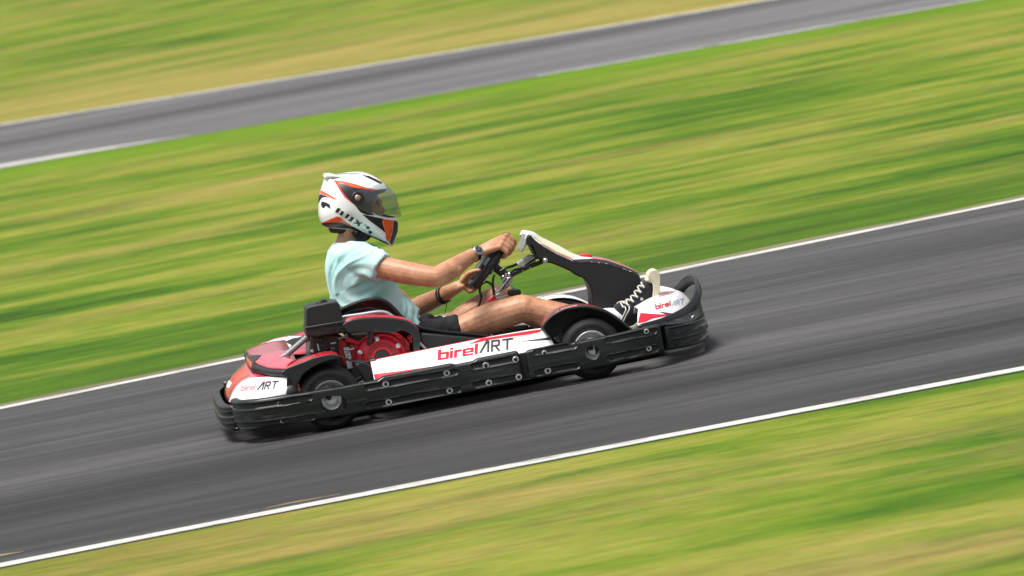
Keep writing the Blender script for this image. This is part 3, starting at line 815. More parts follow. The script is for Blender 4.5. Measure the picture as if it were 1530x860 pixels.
sticker('orange_flash', [[(340,571),(350,560),(365,549),(371,552),(372,560),(360,566),(350,576),(344,586),(337,583)]], lb, 'orange', lower, off=.001)
sticker('small_label', [[(338,572),(343,568),(347,572),(343,580),(339,578)]], lb, 'stwhite', lower, off=.0018, maxe=2)
sticker('gap_shade', [[(431,562),(440,566),(445,578),(448,592),(427,592),(430,577)]], lb, 'black', lower, off=.0016)  # black sticker paints in the dark of the gap beside the panel
t3, w3 = word('birel', (359.5,584), (6.9,-.5), (2.4,-8.5)); sticker('lettering', t3, lb, 'stpink', lower, off=.003)['label'] = 'faded pink lettering birel'
t4, w4 = word('ART', (384,583), (10.4,-.7), (3.8,-12)); sticker('lettering', t4, lb, 'stblack', lower, off=.003)['label'] = 'dark lettering ART'
ext('fender_gap_panel', [(429,562),(437,565),(441,578),(447,590),(427,592)], -.60, -.56, 'black', K, .003)
ext('battery_box', [(440,545),(470,533),(500,522),(500,560),(450,575)], -.40, -.2, 'black', K, .006)

# --- engine
eng_body = ext('engine', [(500,503),(508,501),(517,508),(528,512),(548,508),(560,500),(580,499),(600,502),(612,512),(613,530),(600,545),(560,550),(530,548),(512,545),(502,525)], -.36, -.20, 'engred', K, .01, 4)
tag(eng_body, 'red enamelled four stroke engine')
E_ = eng_body
cc = W(571,533,-.40)
b = MB(); b.disc(cc, (0,-1,0), [(-.05,.104),(-.012,.102),(0,.096),(.004,.091),(.004,.084),(.010,.076),(.016,.068),(.016,.033),(.012,.030),(.012,.0001)], 64)
b.v = [v if v.z > cc.z-.05 else Vector((v.x, v.y, cc.z-.05)) for v in b.v]
rcv = b.build('recoil_cover', 'engred', E_, bevel=.0015)
b = MB()
for k in range(23):
    a = radians(-15+k*210/22)
    r0, r1 = .040, .062
    dx, dz = cos(a), sin(a); px_, pz_ = -sin(a)*.0013, cos(a)*.0013; px2, pz2 = px_*1.9, pz_*1.9
    y = cc.y-.0172
    b.prism([(cc.x+dx*r0-px_, y, cc.z+dz*r0-pz_), (cc.x+dx*r1-px2, y, cc.z+dz*r1-pz2), (cc.x+dx*r1+px2, y, cc.z+dz*r1+pz2), (cc.x+dx*r0+px_, y, cc.z+dz*r0+pz_)], (0,.003,0))
b.disc(cc+Vector((0,-.0125,0)), (0,-1,0), [(0,.030),(.002,.030),(.0025,.0001)], 24)
b.build('cooling_slots', 'stblack', rcv, smooth=False)
for (x, y, r) in ((563,505.5,.0075),(594.7,516,.0075),(537.7,526.4,.0075)):
    b = MB(); b.disc(W(x,y,-.412), (0,-1,0), [(-.06,r*1.3),(.003,r*1.3),(.004,r),(.012,r),(.014,r*.6),(.014,.0001)], 16); b.build('cover_bolt', 'silver', rcv)
for k, (x0,y0,x1,y1) in enumerate([(583,500,604,512),(588,499,609,514),(578,501.5,598,509.5)]):
    b = MB(); b.tube(smoothline(PW([(x0,y0),((x0+x1)/2+3,(y0+y1)/2-3),(x1,y1)], -.392), 4), .003, 8); b.build('cover_rib', 'engred', rcv)
b = MB(); b.tube(PW([(552.5,512),(553.5,502),(555.5,494),(558,489)], -.43), [.009,.009,.011,.009], 12); b.build('pull_handle', 'darkgrey', E_)
b = MB(); b.tube(PW([(553,514),(552.5,509)], -.42), [.013,.012], 12); b.build('handle_base', 'black', E_)
b = MB(); b.sphere(W(611.8,504,-.38), .010); b.tube(PW([(611.8,504),(614,512)], -.37), .006); b.build('switch_knob', 'red', E_)
b = MB(); b.prism(PW([(516,501),(530,507.5),(541,511),(540,516),(528,513),(516,510)], -.385), (0,.04,0)); b.build('throttle_bracket', 'engred', E_, bevel=.003)
for q in ([(517,522.5),(523,522),(529,520.5)], [(505,506),(512,503.5),(520,503)]):
    b = MB(); b.tube(PW(q, -.39), .0042, 8); b.build('linkage_rod', 'silver', E_)
# air filter box
af = [(456.5,461),(460,457.5),(480,453.5),(498,450),(505,450.5),(508,455),(513,478),(518,482),(520.5,489),(519,496.5),(500,500),(470,503.5),(457,503.5),(456,490)]
flt = MB(); yb0, yb1 = -.43, -.27
flt.prism(PW([(457,462),(460,457.8),(480,453.8),(498,450.3),(504.5,451),(507.5,455),(513,480),(457,489.5)], yb0), (0,.16,0))
fo = flt.build('air_filter', 'darkgrey', K, bevel=.03, seg=8)
lo_ = MB(); lo_.prism(PW([(456,490),(516,480),(520,484),(521,495.5),(498,500),(474,503),(457.5,503)], yb0-.003), (0,.166,0)); lo_.build('filter_base', 'darkgrey', fo, bevel=.008, seg=3)
sm = MB(); sm.prism(PW([(455.3,488.6),(515,478.3),(519.5,480.5),(519.5,482.3),(456,491.6)], yb0-.008), (0,.176,0)); sm.build('filter_seam', 'darkgrey', fo, bevel=.003)
cp = MB(); cp.prism(PW([(471.5,455),(472.5,451),(478,450.5),(479.5,447.5),(486,446.8),(488,449),(490.5,449),(491,452)], -.37), (0,.03,0)); cp.build('filter_knob', 'black', fo, bevel=.003)
cb = MB(); cb.prism(PW([(465,502),(500,499),(507,501),(506,512),(505,528),(492,531),(466,533)], -.39), (0,.12,0)); cbo = cb.build('carburettor', 'black', E_, bevel=.006)
for (x,y,r,m) in ((466.5,524.5,.007,'silver'),(486,527,.008,'silver'),(470,532,.006,'silver'),(489,520,.009,'gblack'),(479,508,.012,'gblack')):
    b = MB(); b.disc(W(x,y,-.39), (0,-1,0), [(-.01,r),(.008,r),(.011,r*.7),(.011,.0001)], 14); b.build('carburettor_screw' if m == 'silver' else 'carburettor_dial', m, cbo)
b = MB(); b.tube(smoothline(PW([(492,497),(494,491),(500,491),(503,494),(508,490.5),(513,489)], -.443), 4), .0035, 8); b.build('choke_lever', 'gblack', cbo)
b = MB(); b.tube(PW([(494,513),(502,512)], -.395), .0035, 8); b.tube(PW([(493,524),(499.5,523.5),(499.5,520),(494,520)], -.395), .002, 6); b.build('fuel_lever', 'silver', cbo)
b = MB(); b.prism(PW([(473.5,513.5),(475.2,513.2),(477.5,523.5),(475.8,524)], -.3915), (0,.002,0)); b.build('small_label', 'stwhite', cbo, smooth=False)
b = MB(); b.prism(PW([(456.5,511),(461.5,507),(465,530),(461,536),(458,530)], -.36), (0,.05,0)); b.build('exhaust_shield', 'silver', E_, bevel=.003)
ext('label', [(513,519.5),(521.5,518),(525.5,535),(518,537.5)], -.379, -.372, 'stwhite', E_, .0005)
ext('label', [(517,539),(524,537.5),(527.5,549),(519.5,551)], -.371, -.366, 'stwhite', E_, .0005)
for (p, q) in (((515.5,522),(520.5,521)),((516.5,526.5),(521.5,525.5)),((517.5,531),(522.5,530))):
    b = MB(); b.prism(PW([p, q, (q[0]+.6,q[1]+2.4), (p[0]+.6,p[1]+2.4)], -.3805), (0,.0012,0)); b.build('label_print', 'stgrey', E_, smooth=False)
ext('exhaust_box', [(520,498),(552,496),(556,512),(540,520),(524,520),(518,508)], -.30, -.16, 'black', K, .01)
# engine guard: black plastic arch with red top, silver tube above
arch_o = [(511,486),(516,480.5),(526,477),(538,474.7),(556,473.3),(575,473.6),(590,475),(603,477.2),(612,480.5),(620,486.5),(626,494),(628.5,503),(628,514),(627,524)]
arch_i = [(618,524.5),(618,512),(617,504),(613,498.5),(604,493.5),(597,493.5),(591,497.3),(575,496.6),(554,495),(536,496),(521,499)]
g_ = MB(); g_.prism(PW(arch_o+arch_i, -.46), (0,.05,0)); gd = g_.build('engine_guard', 'darkgrey', K, bevel=.006, seg=3)
rows = []
for p in smoothline(PW(arch_o[1:-3], -.455), 3): rows.append([p+Vector((0,.004,.002)), p+Vector((0,.03,.004)), p+Vector((0,.08,.004)), p+Vector((0,.12,.0))])
grid('guard_cover', rows, 'red', gd, solid=.004)
b = MB(); b.disc(W(538.5,477.5,-.44), (0,-.4,1), [(-.004,.009),(.004,.009),(.006,.005),(.006,.0001)], 14); b.build('guard_bolt', 'zinc', gd)
b = MB(); b.tube(smoothline(PW([(509,475),(516,473),(540,469.5),(560,466.3),(570,465.8),(578,467.5),(588,474),(597,482)], -.30), 5), .0075, 12); b.build('seat_stay', 'silver', K)
b = MB(); b.tube(PW([(627,512),(640,526)], -.35), .006); b.build('seat_stay', 'silver', K)
b = MB(); b.tube(PW([(421,534),(428,530),(459,503.5)], -.37), .012); b.build('roll_stay', M['tube'], K)
b = MB(); b.tube(smoothline(PW([(513,489),(520,497),(524,505),(520,516),(523,530)], -.36), 4), .007); b.build('fuel_hose', 'black', K)
b = MB(); b.prism(PW([(512,462),(527,459.5),(529,463),(514,466)], -.12), (0,.08,0)); b.prism(PW([(514,467),(524,466),(525,472),(515,473)], -.12), (0,.08,0)); b.build('fuel_tank', 'red', K, bevel=.003)

# --- seat
rim = [(500,470),(508,463),(520,457.5),(540,450),(557,446.5),(568,447),(579,452),(589,461),(599,472),(610,481),(624,488),(645,493),(670,496.5),(700,499),(725,501.5),(742,506)]
spn = [(494,462),(495,470),(500,482),(508,492),(518,502),(528,509),(540,515),(555,520),(572,523),(590,525),(612,525),(640,522),(668,517),(700,511),(725,507),(742,508)]
Rm = smoothline([W(x,y,-.215) for x,y in rim], 4); Sp = smoothline([W(x,y,0) for x,y in spn], 4)
rows = []
for a, c in zip(Rm, Sp):
    r = []
    for k in range(25):
        th = -pi/2+pi*k/24; u = sin(th); wv = abs(u)**3.2
        q = c.lerp(Vector((a.x, 0, a.z)), wv); q.y = .215*math.copysign(abs(u)**.8, u); r.append(q)
    rows.append(r)
seat = grid('seat', rows, 'gblack', K, solid=.006, offset=0)
for s in (1,-1):
    b = MB(); b.tube([Vector((p.x, p.y*s, p.z)) for p in Rm], .0075, 8); b.build('seat_rim', 'darkgrey', seat)
# seat padding ribs visible behind the driver
b = MB(); b.tube(smoothline(PW([(513,471),(525,465),(545,461),(560,461),(572,463),(585,470)], -.20), 4), .009, 8); b.build('seat_pad', 'black', seat)
ext('seat_bracket', [(630,498),(720,506),(728,510),(640,524),(632,520)], -.30, -.24, 'black', K, .005)

# --- steering wheel
phi = radians(43.5)
e1 = Vector((cos(phi),0,sin(phi))); ey = Vector((0,1,0)); en = Vector((-sin(phi),0,cos(phi)))
SWc = W(729.5,392,0); SR = .132
def rimp(a, r=SR, k=0.):
    x, y = cos(a), sin(a)
    x = max(x, -.80) if x < 0 else x
    return SWc+e1*(r*x)+ey*(r*1.12*y)+en*k
b = MB(); pts = [rimp(2*pi*i/64) for i in range(64)]; n = 12; V = []
for i, p in enumerate(pts):
    t = (pts[(i+1)%64]-pts[i-1]).normalized(); o_ = (p-SWc).normalized(); q = en
    for j in range(n):
        a = 2*pi*j/n; V.append(p+o_*.0145*cos(a)+q*.0175*sin(a))
b.add(V, [(i*n+j, i*n+(j+1)%n, ((i+1)%64)*n+(j+1)%n, ((i+1)%64)*n+j) for i in range(64) for j in range(n)])
sw = b.build('steering_wheel', 'black', K)
b = MB()
for a in (radians(90), radians(-90), radians(180)):
    p = rimp(a, SR*.95); c0 = SWc-en*.03; d = (p-c0).normalized(); side = d.cross(en).normalized()*.018
    b.prism([c0-side*1.3, p-side, p+side, c0+side*1.3], en*.006)
b.disc(SWc-en*.03, en, [(-.006,.035),(.01,.035),(.012,.028),(.012,.0001)], 24)
b.build('wheel_spokes', 'gblack', sw, bevel=.002)
b = MB(); b.disc(W(703.5,424.5,-.085), (0,-1,.2), [(-.004,.011),(.002,.011),(.004,.007),(.004,.0001)], 20); b.build('wheel_cap', 'darkgrey', sw)
b = MB(); b.disc(W(734.5,404,-.05), (-.3,-1,0), [(-.02,.006),(.004,.008),(.008,.005),(.008,.0001)], 14); b.disc(W(742,393,-.02), (-.3,-1,0), [(-.02,.004),(.004,.006),(.006,.0001)], 12); b.build('wheel_bolt', 'silver', sw)
# column, clamps, rods, cables
b = MB(); b.tube([SWc-en*.02, SWc-en*.085], .017); b.tube([SWc-en*.06, SWc-en*.10], .012); b.build('steering_column', 'black', K)
b = MB()
b.sphere(W(752.5,414.5,-.03), .0125); b.disc(W(762.7,411.5,-.03), (0,-1,0), [(-.03,.014),(.004,.014),(.006,.010),(.006,.0001)], 18)
b.tube(PW([(761,415),(757,419),(751,428),(739.5,441)], -.03), [.008,.01,.009,.008]); b.tube(PW([(765,416),(759,425),(752,433)], -.01), .006)
b.tube(PW([(757,408),(753,417),(750,421)], -.045), .006); b.prism(PW([(760,424),(763,423),(770,431),(767,433)], -.04), (0,.03,0))
b.prism(PW([(742,444),(751,438.5),(749,436),(740,440)], -.05), (0,.03,0)); b.prism(PW([(739,450.5),(758,445),(757.5,441.5),(742,445.5)], -.04), (0,.05,0))
b.build('column_bracket', 'steel', K, bevel=.0015)
b = MB(); b.prism(PW([(736.5,440.5),(742.5,444.5),(737,451),(730.7,456.5),(723.7,455.5)], -.06), (0,.05,0)); b.build('column_cover', 'red', K, bevel=.004)
b = MB(); b.prism(PW([(759,434),(766,432.5),(776,432),(779.5,436),(778,441),(762,443),(758.5,439)], -.10), (0,.05,0)); b.build('adjuster_knob', 'gblack', K, bevel=.006)
b = MB(); b.prism(PW([(763.5,414.5),(761.5,409),(790,395.5),(809,388),(812,393.5),(790,402)], -.04), (0,.016,0)); bar = b.build('support_bar', 'black', K, bevel=.0015)
for (x,y) in ((781,404.5),(792,399.5)):
    b = MB(); b.disc(W(x,y,-.041), (0,-1,0), [(-.001,.0025),(.002,.0025),(.002,.0001)], 10); b.build('bar_rivet', 'silver', bar)
b = MB(); b.prism(PW([(771.5,393.5),(791,380.5),(800,382.5),(801,390.5),(782.5,399.8),(775.5,398.8)], .0), (0,.05,0)); b.build('sensor_box', 'white', K, bevel=.004)
b = MB(); b.tube(PW([(784,396.8),(792,391.5),(801,385.5)], -.012), .003, 8); b.tube(PW([(800,385),(803,383)], -.02), .009, 8); b.build('sensor_cable', 'black', K)
for pts, r in (([(743,408),(748,404.5),(756,400),(765,397.5),(773,394)], .0055), ([(762,408),(767,404),(772,402),(783,400)], .0045), ([(739,410),(737,416),(736.5,424),(738,434),(737.5,441)], .005), ([(714,460),(717,452),(719,443),(717,435),(717,429),(720,423.5),(726,420.8),(732,423),(736.5,429),(737.5,437)], .0052)):
    b = MB(); b.tube(smoothline(PW(pts, -.06), 6), r, 10); b.build('cable', 'gblack', K)
b = MB(); b.sphere(W(815,388.8,-.13), (.012,.012,.012)); b.build('fairing_bolt', 'steel', K)

# --- front fairing: spine with painted top
top = [(786.5,350.5),(789,347),(792.5,345.5),(799,347),(808.8,353.5),(833,365.5),(861,380),(884,383.5),(906.5,387.5),(931,396),(955,408)]
low = [(779.5,375.8),(783,375.5),(787,366.5),(792,364.5),(797,368.5),(804,383),(810,389),(825,391.8),(851,403),(861,409.7),(874,414.8),(882,424),(886,436),(888,447),(888.6,462),(918,462),(962,462),(964,440),(955,410)]
near_top = [(783.5,357),(787,350),(792,350),(800,359),(810,366.5),(833,379.5),(857,390),(884,391),(906,393.5),(931,401),(955,410.5)]
Tn = smoothline([W(x,y,-.125) for x,y in near_top], 5); Tc = smoothline([W(x,y,0) for x,y in top], 5)
rows = []
for a, c in zip(Tn, Tc):
    r = []
    for k in range(13):
        u = -1+2*k/12; q = c.lerp(Vector((a.x,0,a.z)), abs(u)**2.2); q.y = .125*u; r.append(q)
    rows.append(r)
fair = grid('front_fairing', rows, 'white', K, solid=.006)
b = MB()
P = PW([(786.5,366),(786,356)]+near_top[2:]+[(962,430),(962,462),(888.6,462),(888,447),(886,436),(882,424),(874,414.8),(861,409.7),(851,403),(825,391.8),(812,390),(803,383),(797,368.5),(792,364.5)], -.127)
b.prism(P, (0,.012,0)); b.build('fairing_flange', 'black', fair, bevel=.003)
b = MB(); b.prism([Vector((p.x,.115,p.z)) for p in P], (0,.012,0)); b.build('fairing_flange', 'black', fair, bevel=.003)
# back wall of the fairing (faces the driver)
lowc = [(778.5,376.3),(784,362),(790,363),(796,369),(803,383),(812,390),(825,392),(851,403),(861,409.7),(874,414.8),(882,424),(886,436),(888,447),(888.6,462)]
rows = [[Vector((p.x, y, p.z)) for y in (-.116,-.06,0,.06,.116)] for p in smoothline(PW(lowc[2:], -.12), 3)]
grid('fairing_back', rows, 'black', fair, solid=.004)
b = MB(); hk = [(786,351),(784,358),(781,368),(778,376),(780.5,376.5),(784.5,369),(788,363),(790,356)]
b.prism(PW(hk, -.10), (0,.18,0))
b.build('fairing_horn', 'silver', fair, bevel=.004)
fbv = bvh_of([fair])
sticker('number_sticker', [[(796,353),(803,352),(833,367.5),(858,381),(856,386),(833,376.5),(812,364.5)]], fbv, 'yellow', fair, Yfall=0, off=.0018)
sticker('red_stripe', [[(803,363.5),(812,367),(833,378.9),(857,389.2),(857,388),(833,377.8),(812,366)]], fbv, 'stred', fair, Yfall=-.1, off=.002)
sticker('black_edge', [[(855,388.6),(884,387.2),(906,390.2),(931,398.6),(953,409),(955,411.5),(931,402.5),(906,394.6),(884,392),(857,391)]], fbv, 'black', fair, Yfall=-.1, off=.0032)
sticker('red_top', [[(886,383.5),(906,386.5),(931,394.8),(954,406),(954,409),(931,398.6),(906,390.2),(884,387.2)]], fbv, 'pink', fair, Yfall=0, off=.0045)
b = MB(); b.prism(PW([(865,380.3),(881,379),(884.5,381),(884.5,387),(870,388.5),(866,386)], -.03), (0,.06,0)); b.build('fairing_cap', 'red', fair, bevel=.006, seg=3)

# --- nose bodywork
nb = [(953,486,-.60),(968,483,-.585),(989,477,-.55),(1008,470.5,-.47),(1022,462.5,-.35),(1030,455,-.2),(1032,450,-.05)]
ntp = [(954,462,-.45),(960,458,-.42),(973,450,-.36),(989,442.5,-.28),(1000,438,-.2),(1007,435.5,-.1),(1009,434,-.02)]
NB = [W(*q) for q in nb]; NT = [W(*q) for q in ntp]
NB += [Vector((p.x,-p.y,p.z)) for p in NB[::-1]]; NT += [Vector((p.x,-p.y,p.z)) for p in NT[::-1]]
rows = []
for a, c in zip(smoothline(NB, 5), smoothline(NT, 5)):
    r = []
    for k in range(11):
        v = k/10; p = a.lerp(c, v); p.z += .012*sin(pi*v); r.append(p)
    cen = Vector((c.x-.004, c.y*.75, c.z+.004)); r += [c.lerp(cen, .3)+Vector((0,0,.003)), cen, cen+Vector((-.002,-cen.y*.2,-.03))]
    rows.append(r)
nose = grid('nose_cone', rows, 'white', K, solid=.006)
nbv = bvh_of([nose])
sticker('nose_flash', [[(953,483),(955,474),(957,467.5),(968,468.5),(985,469.5),(1001,470.5),(985,474),(962,471.5),(975,476),(965,480.5)]], nbv, 'stred', nose)
sticker('nose_dart', [[(984,465.5),(1003,468),(1017,467),(1008,471),(995,470)]], nbv, 'stblack', nose)
sticker('nose_red_edge', [[(984,443.5),(990,437.5),(1000,434.5),(1008,436.2),(1001,438.2),(991,442)]], nbv, 'pink', nose, maxe=2)
t5, w5 = word('birel', (979.5,462.5), (7.4,-1.9), (-1.2,-7.4)); sticker('lettering', t5, nbv, 'stred', nose, off=.0018, maxe=2)['label'] = 'red lettering birel'
t6, w6 = word('ART', (1003.5,457.5), (6.4,-1.6), (-.4,-7.6)); sticker('lettering', t6, nbv, 'stgrey', nose, off=.0018, maxe=2)['label'] = 'grey lettering ART'
# hoop and its shroud down to the bumper
hp = [(957,488,-.59),(989,481,-.555),(1012,473,-.47),(1029,463,-.38),(1039,450,-.31),(1043,436,-.24),(1043,425,-.14),(1038.5,418.5,0)]
H = [W(*q) for q in hp]; H += [Vector((p.x,-p.y,p.z)) for p in H[-2::-1]]
Hs = smoothline(H, 7); b = MB(); V = []; cen = Vector((.7,0,.1))
for i, p in enumerate(Hs):
    t = (Hs[min(i+1,len(Hs)-1)]-Hs[max(i-1,0)]).normalized()
    o_ = Vector((1,.9*p.y/.5,.25)); o_ = (o_-o_.dot(t)*t).normalized(); w_ = t.cross(o_)
    f_ = min(1, min(i, len(Hs)-1-i)/14); hw = .011+.010*f_
    for (a, c) in ((1,.6),(1,-.6),(.6,-1),(-.6,-1),(-1,-.6),(-1,.6),(-.6,1),(.6,1)): V.append(p+o_*a*.008+w_*c*hw)
n = 8; b.add(V, [(i*n+j, i*n+(j+1)%n, (i+1)*n+(j+1)%n, (i+1)*n+j) for i in range(len(Hs)-1) for j in range(n)]+[tuple(range(n))[::-1], tuple(range((len(Hs)-1)*n, len(Hs)*n))])
hoop = b.build('bumper_hoop', 'bumper', K, autosmooth=50)
for s in (1,-1):
    rows = []
    AP = [(.80,-.645,.195),(.88,-.60,.182),(.95,-.52,.168),(1.005,-.41,.163),(1.04,-.29,.158),(1.055,-.2,.155)]; B_ = smoothline(H[:(6 if s < 0 else 4)], 5); A_ = smoothline(AP[:(6 if s < 0 else 4)], 5)
    for a, c in zip(A_, B_): rows.append([Vector((q.x, q.y*-s, q.z)) for q in (a.lerp(c, k/5) for k in range(6))])
    grid('bumper_shroud', rows, 'bumper', hoop, solid=.006)
# pedals
for s in (-1, 1):
    b = MB(); b.tube([(.70,.2*s,.06),(.80,.2*s,.16),(.815,.2*s,.27)], .006); b.tube([(.815,.15*s,.27),(.815,.25*s,.27)], .006); b.build('pedal', 'steel', K)

# ------------------------------------------------------------------ THE DRIVER
pr = bpy.data.objects.new('person', None); COL.objects.link(pr)
tag(pr, 'kart driver in full face helmet, mint t-shirt and black shorts gripping the wheel', 'person')
PR = pr
hips = W(632,492,0)
def Wl(l): return [W(*q) for q in l]
def torso(mb, secs, grow=0., n=28):
    V = []; rows = []
    pts = [(W(*bk,0), W(*fr,0), hw) for bk, fr, hw in secs]
    dn = []
    for i, (bk, fr, hw) in enumerate(pts):
        c = (bk+fr)/2; d = (fr-bk)/2
        for j in range(n):
            a = 2*pi*j/n; ca, sa = cos(a), sin(a)
            p = c+d*(1+grow/d.length)*math.copysign(abs(ca)**.85, ca); p.y = (hw+grow)*math.copysign(abs(sa)**.85, sa); V.append(p)
    k = len(pts)
    mb.add(V, [(i*n+j, i*n+(j+1)%n, (i+1)*n+(j+1)%n, (i+1)*n+j) for i in range(k-1) for j in range(n)]+[tuple(range(n))[::-1], tuple(range((k-1)*n, k*n))])
body = MB()
torso(body, [((511,368),(534,368),.05),((507,376),(542,376),.10),((499,386),(564,386),.155),((498,402),(572,402),.16),((500,422),(576,424),.145),((506,442),(588,446),.14),((510,465),(602,468),.145),((524,486),(616,487),.155),((545,506),(648,502),.165),((570,514),(660,510),.15)])
# neck and head
body.tube(Wl([(520,374,0),(522,358,0),(526,340,0),(531,325,0)]), [.060,.050,.048,.05], 20)
hc = W(533,311,0)
body.sphere(hc, (.098,.078,.115), 16)
body.sphere(W(548,325,0), (.065,.055,.05), 12)     # jaw
body.tube(Wl([(564,304,0),(569,311,0),(573.5,317,0)]), [.009,.012,.013], 12)   # nose
body.tube(Wl([(563,303,-.045),(566.5,301.5,-.02),(567,301,0),(566.5,301.5,.02),(563,303,.045)]), .012, 10)   # brow
body.tube(Wl([(566,325,-.02),(569,325,0),(566,325,.02)]), .008, 10)
for s in (-1, 1): body.sphere(hc+Vector((-.005,.08*s,-.005)), (.018,.008,.03), 8)
def limb(pts, rs, sub=4, n=18):
    P = [Vector((*W(*p), r)) if False else W(*p) for p, r in zip(pts, rs)]
    PP = smoothline(P, sub); RS = smoothline([Vector((r,0,0)) for r in rs], sub)
    RS = [max(.004, v.x) for v in RS]
    # hemispherical ends
    a = (PP[0]-PP[1]).normalized(); c = (PP[-1]-PP[-2]).normalized()
    pre = [(PP[0]+a*RS[0]*k, RS[0]*sqrt(max(.02,1-k*k))) for k in (.95,.75,.45)]
    post = [(PP[-1]+c*RS[-1]*k, RS[-1]*sqrt(max(.02,1-k*k))) for k in (.45,.75,.95)]
    body.tube([p for p, _ in pre]+PP+[p for p, _ in post], [r for _, r in pre]+RS+[r for _, r in post], n)
# arms
limb([(535,389,-.175),(575,400,-.215),(605,407,-.255),(632,411.5,-.29),(651,413.5,-.305),(668,405.5,-.28),(688,392.5,-.225),(704,382,-.18),(713,376.5,-.155)],
     [.040,.046,.047,.0435,.042,.042,.035,.0285,.0255])
limb([(528,392,.17),(560,420,.24),(592,446,.29),(614,462,.30),(632,455,.28),(655,444,.22),(675,433.5,.165),(685,428,.14)],
     [.040,.044,.043,.04,.041,.036,.028,.0255])
# legs
limb([(645,503,-.09),(668,500,-.10),(695,491,-.115),(736,474,-.135),(765,465,-.15),(781,461,-.155),(800,463.5,-.16),(825,469,-.17),(860,474.5,-.185),(895,475,-.20),(912,474,-.205),(925,474,-.205)],
     [.045,.050,.057,.0625,.058,.0575,.052,.0535,.048,.036,.031,.033])
limb([(640,499,.09),(668,489,.11),(700,469.5,.14),(730,450.5,.16),(748,443,.17),(765,450,.175),(790,466,.18),(820,479,.18),(846,490,.18)],
     [.04,.044,.050,.050,.048,.05,.05,.046,.035])
for (p, r) in (((784,458,-.165), (.052,.046,.046)), ((748,464,-.142), (.062,.045,.040)), ((818,474,-.175), (.062,.036,.035)), ((800,457.5,-.166), (.035,.03,.028)),
               ((676,405,-.275), (.045,.028,.028)), ((606,404,-.25), (.06,.036,.034)), ((649,417,-.308), (.026,.024,.024))):
    body.sphere(W(*p), r, 12)
body.tube(Wl([(790,452,-.19),(830,458,-.195),(880,466,-.21)]), [.010,.011,.009], 10)
# hands
def hand(gp, o, t, n_, wrist, thumb, sgn):
    "gp grip centre on the rim, o outward from wheel, t along the rim (index side), n_ towards driver"
    for k in range(4):
        u = .036-.0225*k; L_ = (.95,1.05,1.,.82)[k]
        base = gp+t*u
        mcp = base+o*.030+n_*.016
        pip = base+o*.030*1.0-n_*.022*L_
        dip = base+o*.004-n_*.034*L_
        tip = base-o*.018-n_*.024*L_
        rs = [.0115,.0105,.0095,.0085]
        rs = [r*(.88 if k == 3 else 1) for r in rs]
        P = smoothline([mcp, pip, dip, tip], 4); RS = smoothline([Vector((r,0,0)) for r in rs], 4)
        body.tube(P+[P[-1]+(P[-1]-P[-2]).normalized()*.006], [v.x for v in RS]+[.004], 12)
        body.sphere(mcp, .0128, 8); body.sphere(pip, .0112, 8)
        w0 = wrist+t*(.012-.008*k)
        body.tube([w0, w0.lerp(mcp,.5)+o*.004, mcp], [.0165,.0145,.012], 12)
    mid = wrist.lerp(gp+o*.028+n_*.018, .5)
    body.sphere(mid, (.024,.018,.02), 10)
    P = smoothline(thumb, 4); RS = [.0135-.0055*i/(len(P)-1) for i in range(len(P))]
    body.tube(P+[P[-1]+(P[-1]-P[-2]).normalized()*.007], RS+[.004], 12)
ang = radians(-50)
gN = SWc+e1*(SR*cos(ang))+ey*(SR*1.12*sin(ang))
oN = (gN-SWc).normalized(); tN = (e1*.77+ey*.64); tN = (tN-tN.dot(oN)*oN).normalized()
wN = W(713,376.5,-.155)
body.sphere(W(696,417,.112), (.024,.016,.024), 10); body.sphere(W(703,412,.1), (.018,.013,.016), 10)
hand(gN, oN, tN, en, wN, [wN+Vector((.01,.02,.0)), gN+en*.034+tN*.0+oN*.0, gN+en*.026+tN*.034-oN*.01, gN+en*.022+tN*.055-oN*.012], -1)
gF = SWc-e1*(SR*.72)+ey*(SR*1.12*.72); oF = (gF-SWc).normalized(); tF = e1*.7+ey*.7; tF = (tF-tF.dot(oF)*oF).normalized()
wF = W(685,428,.14)
hand(gF, oF, tF, en, wF, [W(690,420,.11), W(699,409.5,.095), W(708,405,.085), W(716,403.5,.08)], 1)
bo = remeshed('body', body, .003, 'skin', PR, 4)

# t-shirt
sh = MB()
torso(sh, [((501,361.5),(544,361.5),.088),((497,366),(556,366),.135),((491,376),(574,376),.180),((488,392),(584,390),.192),((487.5,405),(588,405),.188),((489,420),(591,424),.178),((493,440),(601,444),.168),((500,462),(616,466),.166),((512,480),(632,480),.175),((530,497),(642,489),.176),((540,504),(641,492),.17)])
def sleeve(sg):
    P = [W(522,385,-.10), W(540,387.5,-.15), W(556,393,-.185), W(571.5,401,-.213)]
    if sg > 0: P = [W(520,381,.12), W(530,390,.175), W(542,402,.2), W(556,417,.225)]
    sh.tube(smoothline(P, 4), [.07,.070,.070,.0695,.069,.068,.067,.066,.065,.0645,.064,.063,.0625], 24)
sleeve(-1); sleeve(1)
sh.tube(Wl([(580,482,0),(603,482,0),(617,487,0)]), [.12,.10,.072], 24)
arm_d = (W(588,387,-.2)-W(500,440,-.2)).normalized()
pit = W(556,412,-.2)
